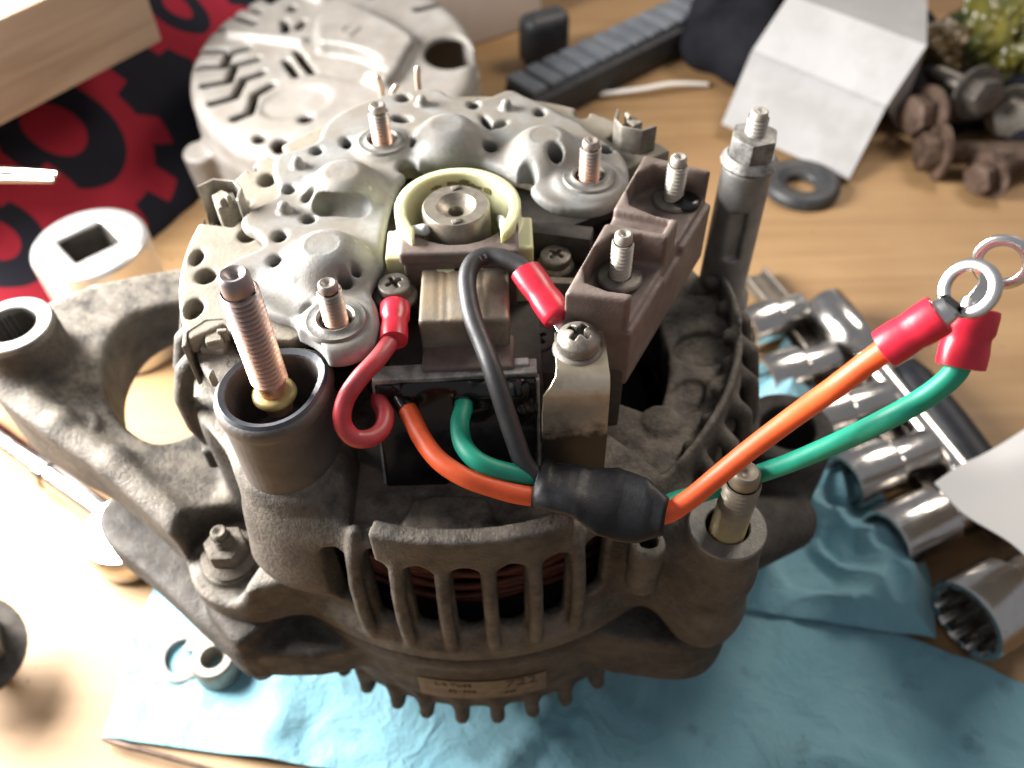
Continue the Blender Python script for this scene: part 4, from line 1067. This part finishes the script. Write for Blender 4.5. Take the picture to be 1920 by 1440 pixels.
def h_t1(x, y, s_, q):
    r_ = math.hypot(x, y); z = 1.0 + 1.2 * fold(x, y, .02, 3, 3) + 3.2 * max(0, 1 - abs(mnoise.noise(Vector((x * .011, y * .013, 2)))) * 9) + 1.6 * max(0, 1 - abs(mnoise.noise(Vector((x * .03, y * .024, 7)))) * 6)
    return max(.6, z) if r_ > 34 else .05
c1 = [xy(150, 1395, 0), xy(1985, 1560, 0), xy(1960, 1300, 0), xy(1330, 1040, 0)]
towel = cloth('shop_towel', [xy(195, 1385, 0), xy(2010, 1640, 0), xy(1930, 1290, 0), xy(300, 1085, 0)], 90, h_t1, .5, 'towel', top=[xy(300, 1085, 0), xy(840, 1000, 0), xy(1400, 1070, 0), xy(1930, 1290, 0)], label='blue shop towel spread flat under the alternator', cat='towel')
def h_t2(x, y, s_, q):
    wx = x + 9 * mnoise.noise(Vector((x * .03, y * .03, 4))); wy = y + 9 * mnoise.noise(Vector((x * .03, y * .03, 9)))
    r1 = max(0, 1 - abs(mnoise.noise(Vector((wx * .021, wy * .021, 5)))) * 3.2); r2 = max(0, 1 - abs(mnoise.noise(Vector((wx * .05, wy * .045, 15)))) * 3.0)
    z = 2.0 + 9 * r1 + 4.5 * r2 + 7 * max(0, fold(x, y, .022, 2, 8) + .2)
    e = min(s_, 1 - s_, q, 1 - q) * 7
    return 2.2 + z * min(1, e + .12)
cloth('shop_towel', [xy(1190, 1120, 0), xy(1748, 1205, 0), xy(1738, 1088, 0), xy(1470, 640, 0)], 120, h_t2, .5, 'towel', label='crumpled blue shop towel bunched beside the chrome sockets', cat='towel')

# ---- spare rear cover behind
CX, CY, CZ = -75.0, 262.0, 58.0
v = Vox((-156, 180, -1), (8, 344, 66), 1.1)
v.add(s_cyl(CX, CY, 76, .5, 42, 2, 73), 0)
v.add(s_cyl(CX, CY, 73, 30, CZ, 7), 4)
v.cut(s_cyl(CX, CY, 69, -5, CZ - 5, 4), 0)
def cz(px, py, z=CZ): return xy(340 + px / 3.097, py / 3.097, z)
pad = [cz(*p, CZ + 6) for p in [(815, 215), (880, 160), (990, 120), (1345, 255), (1330, 330), (1215, 465), (1090, 440), (880, 380)]]
v.add(s_poly(smooth_poly(pad, 4), 40, CZ + 6, 2.5), 3)
a, b = cz(350, 295), cz(740, 330); v.add(s_cap((*a, CZ), (*b, CZ), 3.2), 2)
a, b = cz(620, 40), cz(860, 130); v.add(s_cap((*a, CZ - 1), (*b, CZ), 5), 3)
slots = [[(150, 370), (295, 365)], [(155, 437), (300, 430), (335, 372), (440, 350)], [(175, 520), (325, 497), (360, 425), (490, 400)], [(215, 600), (350, 570), (405, 490), (515, 460)], [(340, 670), (430, 640), (465, 560), (565, 515)],
         [(250, 265), (312, 270)], [(240, 188), (350, 205)], [(290, 122), (355, 130)], [(425, 163), (512, 190)], [(388, 215), (482, 240)], [(650, 235), (655, 275)], [(725, 260), (755, 235)], [(650, 410), (700, 470)], [(715, 370), (790, 455)],
         [(430, 20), (470, 5)], [(880, 0), (900, 20)], [(975, 0), (985, 15)], [(1060, 5), (1070, 22)], [(1145, 10), (1150, 35)], [(1210, 60), (1240, 30)], [(1280, 30), (1300, 75)], [(1380, 70), (1395, 90)], [(1395, 175), (1520, 150)]]
for s_ in slots:
    P = [cz(*p) for p in s_]
    for a, b in zip(P, P[1:]): [v.cut(s_cap((*a, CZ + z_), (*b, CZ + z_), 2.35), .2) for z_ in (1, -1, -3, -5, -7)]
v.cut(s_poly([cz(*p) for p in [(455, 90), (545, 45), (690, 100), (580, 158)]], 30, 90, 1), 1.5)
for px, py, rr, zz in ((700, 176, 3.0, 30), (745, 662, 4.0, 30), (475, 762, 3.4, 30), (600, 790, 5.0, 30), (900, 75, 3.5, 50), (1150, 110, 3.5, 50)):
    p = cz(px, py); v.cut(s_cyl(p[0], p[1], rr, zz, 90, .3), 1)
p = cz(1570, 360); v.cut(s_cyl(p[0], p[1], 13, -5, 90, 1), 3)
p = cz(690, 590); v.cut(s_oval(p[0], p[1], 17, 11, CZ - 1.8, 90, .3, 1.0), 2)
p = cz(960, 430); v.cut(s_oval(p[0], p[1], 22, 9, CZ - 1.8, 90, -.35, 1.0), 2)
a, b = cz(1110, 400, CZ + 6), cz(1190, 428, CZ + 6); v.cut(s_cap((*a, CZ + 6), (*b, CZ + 6), 2), .5)
p = cz(100, 780, 20); v.add(s_cyl(-143, 221, 8, .5, 38, 2), 4)
Vc, Fc_ = v.mesh(); tl = R(9.0); yy, zz_ = Vc[:, 1] - 189.0, Vc[:, 2] - .5
Vc[:, 1], Vc[:, 2] = 189.0 + yy * math.cos(tl) - zz_ * math.sin(tl), .5 + yy * math.sin(tl) + zz_ * math.cos(tl)
cov2 = mk('alternator_rear_cover', (Vc, Fc_), 'cover', None, 180, label='pale cast alternator rear cover with zigzag cooling slots, behind the alternator', cat='cover')
p = cz(1010, 250, CZ + 6.2); g = text_geo('D', 13, .35); mk('raised_letter', xf(xf(g, rz(2.6), (p[0], p[1] - 189, CZ + 5.7)), Matrix.Rotation(tl, 3, 'X'), (0, 189, .5)), 'cover', cov2, 40)

# ---- printed bag, timber block, pliers, big socket
b0, b1 = np.array(xy(15, 690, 0)), np.array(xy(412, 322, 0)); ex = (b1 - b0) / np.linalg.norm(b1 - b0); LB = 330.0
ey = np.array([-ex[1], ex[0]])
def bag_uv(u, v_, z):
    d = at(u, v_, z)[:2] - b0; return float(d @ ex), float(d @ ey) * .55 + z * .62
BAG_GEARS = [(*bag_uv(128, 182, 72), 53, 10, 30, .6), (*bag_uv(0, 425, 45), 50, 9, 21, 1.0), (*bag_uv(330, 5, 60), 40, 8, 16, .4)]
M['bag'] = bag_mat()
V_, F_, UVs = [], [], []
nu, nv = 60, 44
for i in range(nu + 1):
    for j in range(nv + 1):
        s_, q = i / nu, j / nv
        y_ = q * 300; hgt = 74 * (1 - (1 - min(1, y_ / 120)) ** 2.2) - 20 * max(0, (y_ - 200) / 100) ** 2
        endf = min(1, min(s_, 1 - s_) * 9); hgt *= endf ** .45
        x_ = s_ * LB; bul = 5 * math.sin(s_ * 3.0) + 3 * fold(x_, y_, .02, 3, 4)
        p = b0 + ex * x_ + ey * (y_ - bul * (1 - q))
        hgt += (4.0 * fold(x_, y_, .025, 3, 9) + 3 * max(0, ridge(x_, y_, .018, 7) - .6)) * min(1, hgt / 25)
        V_.append((p[0], p[1], max(.6, hgt))); UVs.append((x_, y_ * .55 + hgt * .62))
F_ = [(i * (nv + 1) + j, (i + 1) * (nv + 1) + j, (i + 1) * (nv + 1) + j + 1, i * (nv + 1) + j + 1) for i in range(nu) for j in range(nv)]
k = len(V_); V_ += [(p[0], p[1], .3) for p in V_]; base = [(k + a, k + d, k + c, k + b) for a, b, c, d in F_]
m_ = nv + 1
rim = [(i * m_, (i + 1) * m_) for i in range(nu)] + [((i + 1) * m_ + nv, i * m_ + nv) for i in range(nu)] + [(j + 1, j) for j in range(nv)] + [(nu * m_ + j, nu * m_ + j + 1) for j in range(nv)]
bag = mk('tool_bag', (V_, F_ + base + [(a, k + a, k + b, b) for a, b in rim]), 'bag', None, 70, label='black cloth bag printed with red cogwheels', cat='bag')
uvl = bag.data.uv_layers.new(name='UVMap')
for lp in bag.data.loops: uvl.data[lp.index].uv = UVs[lp.vertex_index % k]
def bagz(x, y):
    d = np.array([x, y]) - b0; i = min(nu, max(0, int(round(float(d @ ex) / LB * nu)))); j = min(nv, max(0, int(round(float(d @ ey) / 300 * nv))))
    return V_[i * m_ + j][2]
# print letters on the bag
for ch, du in (('K', 0), ('S', 1)):
    for hz in range(78, 0, -1):
        pz = at(272 + du * 34, 372 - du * 50, hz)
        if bagz(pz[0], pz[1]) >= hz: break
    pl_ = pz[:2] - b0; ox, oy = float(pl_ @ ex), float(pl_ @ ey)
    g = text_geo(ch, 24, .2); vs = []
    for x, y, z in g[0]:
        a = R(12); X_, Y_ = ox + x * math.cos(a) - y * math.sin(a), oy + x * math.sin(a) + y * math.cos(a)
        p = b0 + ex * X_ + ey * Y_; vs.append((p[0], p[1], bagz(p[0], p[1]) + .8 + z))
    M.setdefault('bagred', surf('dark_red_print', (.12, .012, .018), (.15, .016, .022), .85, 0, .1, bs=0))
    mk('printed_letter', (vs, g[1]), 'bagred', bag, 60)
wz = 80
wa, wb, wc = np.array(xy(-20, 250, wz)), np.array(xy(306, 78, wz)), np.array(xy(288, -12, wz))
wd = (wb - wa) / np.linalg.norm(wb - wa); wn = np.array([-wd[1], wd[0]])
p0 = wa - wd * 90; p1 = wb; P4 = [p0, p1, p1 + wn * 90, p0 + wn * 90]
cen = sum(P4) / 4; ang = math.atan2(wd[1], wd[0]); l_ = np.linalg.norm(p1 - p0)
o = mk('timber_block', box((0, 0, 0), (l_, 90, 40), 1.5, 2), 'timber', None, 35, (cen[0], cen[1], wz + 20.5), label='pale sawn timber block resting on the printed bag', cat='timber')
o.rotation_euler = (0, 0, ang)
# needle nose pliers lying on the bag
pl = empty('pliers', label='slim chrome plier jaws lying on the printed bag', cat='pliers')
tipz = 62; a = Vector(P1(104, 332, tipz)); b = Vector(P1(-120, 322, tipz + 4))
for s_ in (-1, 1):
    d_ = (b - a).normalized(); sd = Vector((-d_.y, d_.x, 0))
    mk('jaw', tube([a + sd * s_ * 2.2, a + d_ * 30 + sd * s_ * 3.2, a + d_ * 70 + sd * s_ * 6, b + sd * s_ * 10], [1.5, 2.4, 4.4, 6.5], 12), 'chrome', pl, 60)
# large drive socket
bsx, bsy = xy(165, 452, 60); BS = empty('drive_socket', (bsx, bsy, 0), R(42), label='large polished socket standing square drive up beside the printed bag', cat='socket')
v = Vox((-27, -27, -1), (27, 27, 62), .8)
v.add(s_cyl(0, 0, 23.6, .5, 60, 2.2)); v.cut(s_box((0, 0, 55), (9.8, 9.8, 26), 0, .8), .8); v.cut(s_cyl(0, 0, 19, -5, 25, .5), 0)
mk('body', v.mesh(), 'satin', BS, 180)
q9 = 9.55
mk('recess_shade_lining', ([(-q9, -q9, 30.2), (q9, -q9, 30.2), (q9, q9, 30.2), (-q9, q9, 30.2), (-q9, -q9, 58.2), (q9, -q9, 58.2), (q9, q9, 58.2), (-q9, q9, 58.2)], [(0, 1, 2, 3), (0, 4, 5, 1), (1, 5, 6, 2), (2, 6, 7, 3), (3, 7, 4, 0)]), 'bolt_dark', BS, 30)  # added dark lining puts the hole's shade into its colour

# ---- row of chrome sockets on a rail
def chain_socket(u0, v0, u1, v1, r, z, label, drive=.72):
    """deep socket lying on its side: open twelve point end at u0, v0"""
    a = Vector(P1(u0, v0, z)); b = Vector(P1(u1, v1, z)); d = (b - a).normalized(); l = (b - a).length
    o = empty('chrome_socket', (a.x, a.y, 0), label=label, cat='socket', group='chrome sockets in a row right of the alternator')
    n = 72; prof = [(r * .80, l * .55), (r * .80, .6), (r * .86, 0), (r * .97, 0), (r, .8), (r, l * .46), (r * .985, l * .5), (r * drive, l * .56), (r * drive, l - 1), (r * drive * .95, l), (r * .45, l), (r * .45, l * .55)]
    V, F2 = lathe(prof, n); m = align(d); V2 = []
    for i, p in enumerate(V):
        row = i // n
        if row < 2:
            q = math.atan2(p[1], p[0]); k = 1 + .055 * math.cos(12 * q); p = (p[0] * k, p[1] * k, p[2])
        V2.append(p)
    F2.append(tuple(range(n)))
    mk('body', xf((V2, F2), m, (0, 0, z)), 'chrome', o, 35)
    mk('drive_square', xf(box((0, 0, l - .6), (r * .8, r * .8, 1.6), .2, 1), m, (0, 0, z)), 'dark', o, 30)
    return o
chain_socket(1810, 1165, 1965, 1075, 14.5, 15, 'largest chrome socket with dark open end, nearest the paper')
chain_socket(1660, 1015, 1850, 925, 12.0, 12.5, 'chrome socket lying just above the crumpled towel edge')
chain_socket(1580, 905, 1740, 840, 11.5, 12, 'chrome socket beneath the green wire with open end at the towel')
chain_socket(1490, 800, 1660, 745, 11.0, 11.5, 'shaded chrome socket just below the orange wire')
chain_socket(1430, 715, 1560, 670, 10.5, 11, 'chrome socket above the orange wire, beside the alternator rim')
chain_socket(1395, 620, 1500, 575, 10, 10.5, 'farthest chrome socket of the row, half behind the alternator')
a = Vector(P1(1395, 520, 1.5)); b = Vector(P1(1800, 1000, 1.5))
d_ = (b - a); ang = math.atan2(d_.y, d_.x); mid = (a + b) / 2
mk('socket_rail', join(box((0, 0, 1.6), (d_.length, 13, 2.2), .4, 1), box((0, 5.6, 4), (d_.length, 1.6, 5), .3, 1), box((0, -5.6, 4), (d_.length, 1.6, 5), .3, 1)), 'rail', None, 30, (mid.x + 4, mid.y, 0), label='flat metal socket rail beneath the row of chrome sockets', cat='rail').rotation_euler = (0, 0, ang)
# extension bar
eb = empty('extension_bar', label='long chrome extension bar with round socket head lying on the bench', cat='extension bar')
a = Vector(P1(1540, 570, 11)); b = Vector(P1(1625, 670, 9)); c = Vector(P1(1900, 1010, 8))
d_ = (b - a).normalized()
mk('head', tube([a - d_ * .8, a, a + d_ * 1.2, a + (b - a) * .62, a + (b - a) * .8, b], [7, 9.5, 10.4, 10.4, 9.5, 6], 32), 'chrome', eb, 50)
mk('shaft', tube([b - d_ * 2, b + (c - b) * .2, c], 6.0, 24), 'chrome', eb, 50)
# black handled driver
dv = empty('screwdriver', label='black handled screwdriver lying beside the chrome extension bar', cat='screwdriver')
a = Vector(P1(1690, 685, 9)); b = Vector(P1(1838, 880, 9)); c = Vector(P1(1885, 935, 9)); d_ = (b - a).normalized()
l_ = (b - a).length
mk('handle', tube([a, a + d_ * 2, a + d_ * 10, a + d_ * l_ * .6, b], [3.5, 6.5, 8.2, 8.8, 8.4], 24), 'handle', dv, 60)
mk('ferrule', tube([b - d_ * .5, b + d_ * 10], [7.4, 6.8], 24), 'putty', dv, 50)
mk('blade', tube([b + d_ * 9, b + d_ * 70], 3.4, 16), 'chrome', dv, 50)

# ---- papers and cartons
def leaf(name, P, t, mat, label, cat, n=14, amp=1.0, seed=1.0):
    """thin curved sheet through four 3-d corners"""
    A, B, C_, D = [Vector(p) for p in P]; V, F2 = [], []; nn_ = ((B - A).cross(D - A)).normalized()
    if nn_.z < 0: nn_ = -nn_
    for i in range(n + 1):
        for j in range(n + 1):
            s_, q = i / n, j / n; p = A.lerp(B, s_).lerp(D.lerp(C_, s_), q)
            p = p + nn_ * (amp * mnoise.noise(Vector((s_ * 2.2 + seed, q * 2.2, seed)))); V.append(p)
    m = n + 1; F2 = [(i * m + j, (i + 1) * m + j, (i + 1) * m + j + 1, i * m + j + 1) for i in range(n) for j in range(n)]
    k = len(V); V = V + [p - nn_ * t for p in V]; F2 += [(k + a, k + d, k + c, k + b) for a, b, c, d in F2[:]]
    rim = [(i * m, (i + 1) * m) for i in range(n)] + [((i + 1) * m + n, i * m + n) for i in range(n)] + [(j + 1, j) for j in range(n)] + [(n * m + j, n * m + j + 1) for j in range(n)]
    F2 += [(a, k + a, k + b, b) for a, b in rim]
    return mk(name, ([tuple(p) for p in V], F2), mat, None, 60, label=label, cat=cat)
leaf('paper_sheet', [P1(1752, 905, 50), P1(1985, 1105, 54), P1(2120, 760, 24), P1(1930, 800, 34)], .4, 'white', 'bright white sheet of paper lying over the sockets', 'paper', 16, 4, 2)
# folded carton leaning at the back
q = [P1(1353, 232, 8), P1(1592, 336, 4), P1(1662, 200, 26), P1(1410, 95, 30), P1(1480, -10, 62), P1(1738, 85, 58), P1(1740, -60, 50), P1(1500, -130, 50)]
cb = empty('folded_carton', label='creased white carton standing folded behind the rubber washer', cat='carton')
def slab(name, P, t, mat, par):
    A, B, C_, D = [Vector(p) for p in P]; n = (B - A).cross(D - A).normalized()
    return mk(name, bevel(([tuple(p) for p in (A, B, C_, D)] + [tuple(p - n * t) for p in (A, B, C_, D)], [(0, 1, 2, 3), (7, 6, 5, 4), (0, 4, 5, 1), (1, 5, 6, 2), (2, 6, 7, 3), (3, 7, 4, 0)]), .2, 1), mat, par, 30)
slab('lower_panel', [q[0], q[1], q[2], q[3]], .7, 'card', cb)
slab('upper_panel', [q[3], q[2], q[5], q[4]], .7, 'card', cb)
slab('top_flap', [q[4], q[5], q[6], q[7]], .7, 'card', cb)
back = [P1(1353, 232, 8), P1(1592, 336, 4)]
slab('side_panel', [q[2], P1(1664, 202, 24), (q[5][0] + 6, q[5][1] + 10, .6), q[5]], .7, 'card', cb)
# rubber washer
x, y = xy(1503, 347, 3)
mk('rubber_washer', lathe([(8, .6), (8, 4), (9, 5), (12.5, 6), (13.5, 7.2), (17, 7.6), (20, 6), (20.6, 3.5), (20.2, .6)], 56, closed=True), 'rubber', None, 50, (x, y, 0), label='thick black rubber washer lying on the bare bench', cat='washer')
# white nylon tie
mk('cable_tie', tube(spline([P1(1112, 178, 2.5), P1(1200, 167, 5), P1(1260, 157, 6), P1(1326, 158, 2.5)], 6), 1.9, 10, True, .6), 'zip', None, 60, label='thin pale plastic cable tie lying on the bench', cat='cable tie')
# ribbed grey bar
rb = empty('ribbed_bar', label='long dark bar with grey ribbed top lying at the back', cat='tool')
a = Vector(P1(962, 168, 18)); b = Vector(P1(1395, -40, 18)); d_ = (b - a); l_ = d_.length; ang = math.atan2(d_.y, d_.x); mid = (a + b) / 2; m = rz(ang)
mk('bar', xf(box((0, -7, 9.6), (l_, 30, 18), 2, 2), m, (mid.x, mid.y, .4)), 'rubber', rb, 35)
nrib = 15
for i in range(nrib):
    mk('rib', xf(box((-l_ / 2 + (i + .5) * l_ / nrib, -4, 20.6), (l_ / nrib * .80, 25, 4.4), 1.4, 2), m, (mid.x, mid.y, 0)), 'greyrib', rb, 35)
p = xy(1020, 60, 20); v = Vox((p[0] - 24, p[1] - 24, 0), (p[0] + 24, p[1] + 24, 38), 1.2); v.add(s_box((p[0], p[1], 17), (16, 9, 16), .5, 6))
mk('clamp_head', v.mesh(), 'rubber', rb, 180)
# beige carton with yellow print
x, y = xy(915, 20, 30); ct = empty('carton', label='beige carton with yellow corner behind the rear cover', cat='carton')
mk('box_body', xf(box((0, 0, 22), (95, 60, 43), .8, 1), rz(.55), (x - 20, y + 42, 0)), 'carton', ct, 30)
mk('printed_patch', xf(box((-25, -5, 43.8), (40, 36, .5), 0), rz(.55), (x - 20, y + 42, 0)), 'yellowprint', ct, 30)
# dark cloth heap at the back
v = Vox((120, 300, -1), (260, 440, 72), 2.2)
for i in range(26):
    rx = random.uniform(150, 235); ry = random.uniform(335, 415)
    v.add(s_cap((rx, ry, 8), (rx + random.uniform(-15, 15), ry + random.uniform(-15, 15), random.uniform(14, 34)), random.uniform(10, 20)), 8)
mk('dark_cloth', v.mesh(), 'darkcloth', None, 180, label='heap of dark cloth behind the folded carton', cat='cloth')
x, y = xy(1290, 90, 0)
mk('pale_chip', tube([P1(1238, 96, 1.6), P1(1262, 80, 1.6)], 1.6, 10, True), 'zip', None, 60, label='small pale chip beside the ribbed bar', cat='scrap')
# rusty bolts heap
def hexbolt(name, p, d, r, ln, hr, hh, mat, label, group, fl=True):
    o = empty(name, (0, 0, 0), label=label, cat='bolt', group=group)
    m = align(d)
    mk('head', xf(join(hexa(hr, -hh, 0, .8), lathe([(0, 0), (hr * 1.45, 0), (hr * 1.45, 2.4), (0, 2.6)], 32) if fl else lathe([(0, -.1), (hr * .9, -.1), (hr * .9, .5), (0, .5)], 24)), m, p), mat, o, 35)
    mk('shank', xf(thread(r, .5, ln, r * .42, r * .14, 24, 2), m, p), mat, o, 50)
    return o
G = 'rusty bolts heaped at the back'
hexbolt('rusty_bolt', P1(1735, 215, 20), (.85, .25, -.10), 6, 62, 11, 10, 'rust', 'rusty flanged bolt with its round head toward the folded carton', G)
hexbolt('rusty_bolt', P1(1755, 285, 13), (.98, -.05, -.02), 6.5, 70, 10.5, 9, 'rust', 'rusty flanged bolt lying lowest in the heap', G)
hexbolt('rusty_bolt', P1(1835, 175, 34), (-.2, .9, -.2), 5.5, 48, 10, 9, 'bolt_dark', 'grey bolt standing across the top of the rusty heap', G)
hexbolt('rusty_bolt', P1(1905, 215, 18), (.5, .8, -.1), 6, 52, 11, 10, 'steel_dirty', 'pale grey bolt at the right end of the rusty heap', G)
hexbolt('rusty_bolt', P1(1850, 330, 10), (.9, .45, 0), 5, 40, 9, 8, 'rust', 'small dark rusty bolt in front of the heap', G)
v = Vox((225, 225, -1), (400, 385, 60), 2.5)
for i in range(34):
    rx = random.uniform(250, 360); ry = random.uniform(265, 360)
    v.add(s_cap((rx, ry, 5), (rx + random.uniform(-20, 20), ry + random.uniform(-16, 16), random.uniform(8, 24)), random.uniform(6, 13)), 5)
mk('greasy_rags', v.mesh(), 'darkcloth', None, 180, label='black greasy rags under the rusty bolts', cat='rag')
# crumpled green and amber packaging
for nm, uu, vv, zz, rr, mt, lb in (('plastic_bag', 1890, 40, 45, 32, 'greenplastic', 'crumpled green plastic bag at the back corner'), ('plastic_bag', 1790, 15, 55, 24, 'amber', 'crumpled amber plastic bag beside the green one')):
    x, y = xy(uu, vv, zz); bm = bmesh.new(); bmesh.ops.create_icosphere(bm, subdivisions=5, radius=rr)
    for q_ in bm.verts:
        n_ = q_.co.normalized(); k_ = 1 + .28 * mnoise.noise(n_ * 2.2 + Vector((rr, 0, 0))) - .22 * abs(mnoise.noise(n_ * 5.5)); q_.co = Vector((n_.x * rr * k_, n_.y * rr * k_, n_.z * rr * .9 * k_))
    bm.verts.index_update(); mz = min(q_.co.z for q_ in bm.verts)
    g = [tuple(q_.co + Vector((x, y, .8 - mz))) for q_ in bm.verts], [tuple(w_.index for w_ in f_.verts) for f_ in bm.faces]; bm.free()
    mk(nm, g, mt, None, 25, label=lb, cat='plastic bag', group='crumpled plastic bags')

# ---- left side: ratchet, wrench, bolt and small hardware
rt = empty('ratchet_handle', label='bright chrome ratchet handle lying under the alternator bracket', cat='ratchet')
a = Vector(P1(-60, 775, 9)); b = Vector(P1(90, 885, 9)); c = Vector(P1(230, 985, 9)); d_ = (c - a).normalized()
mk('shaft', tube([a, b, b + d_ * 1, c], [5.2, 5.2, 5.2, 5.2], 20), 'chrome', rt, 50)
mk('collar', tube([b - d_ * 2.5, b + d_ * 2.5], 6.4, 20), 'chrome', rt, 50)
hd = Vector(P1(245, 1005, 9))
mk('head', xf(join(lathe([(0, 1), (15, 1), (16.5, 3), (16.5, 13), (15, 15), (6, 15.4), (0, 15.4)], 40), lathe([(0, 15.4), (5, 15.4), (5, 17.5), (4, 18), (0, 18)], 28)), None, (hd.x, hd.y, 0)), 'chrome', rt, 40)
# small hose clamp tab and spacer nut
bk = empty('clip_tab', label='small folded metal tab with a hole, left of the spacer nut', cat='clip')
x, y = xy(350, 1235, 3); tz = 2.4
def plate_hole(ro, ri, z0, z1): return washer(ro, ri, z0, z1, 32)
mk('eye', xf(plate_hole(8.5, 5.6, 0, 1.6), Matrix.Rotation(.25, 3, 'X'), (x - 1, y, 4.0)), 'castgrey', bk, 40)
mk('tab', xf(prism([(-3, 4), (4, 3), (16, 16), (13, 22), (6, 20), (0, 10)], 0, 1.6, .3, 1), Matrix.Rotation(.25, 3, 'X'), (x + 2, y - 2, 4.2)), 'castgrey', bk, 30)
x, y = xy(403, 1240, 8)
mk('spacer_nut', lathe([(3.6, .8), (3.6, 9), (4.2, 9.8), (6.6, 9.8), (7.4, 9), (7.9, 4), (7.9, .8)], 40, closed=True), 'steel_dirty', None, 40, (x, y, 1.6), label='small round grey spacer nut on the blown out towel', cat='nut')
# dark bolt at the left edge
hexbolt('dark_bolt', P1(-62, 1215, 22), (-.35, .25, -.9), 6, 20, 12, 11, 'bolt_dark', 'dark oily hex bolt at the left picture edge', 'oily bolt')
bo = bpy.data.objects['dark_bolt']; bo['group'] = ''
del bo['group']
# thin dark strand along the towel corner
mk('dark_strand', tube(spline([P1(192, 1386, 3.4), P1(250, 1402, 4.0), P1(330, 1424, 3.8), P1(420, 1450, 3.6)], 4), [.5, .8, 1.0, 1.0, 1.0, .9, .9, .9, .9, .8, .8, .7, .5], 8), 'rust', None, 60, label='thin dark strand along the towel corner', cat='splinter')
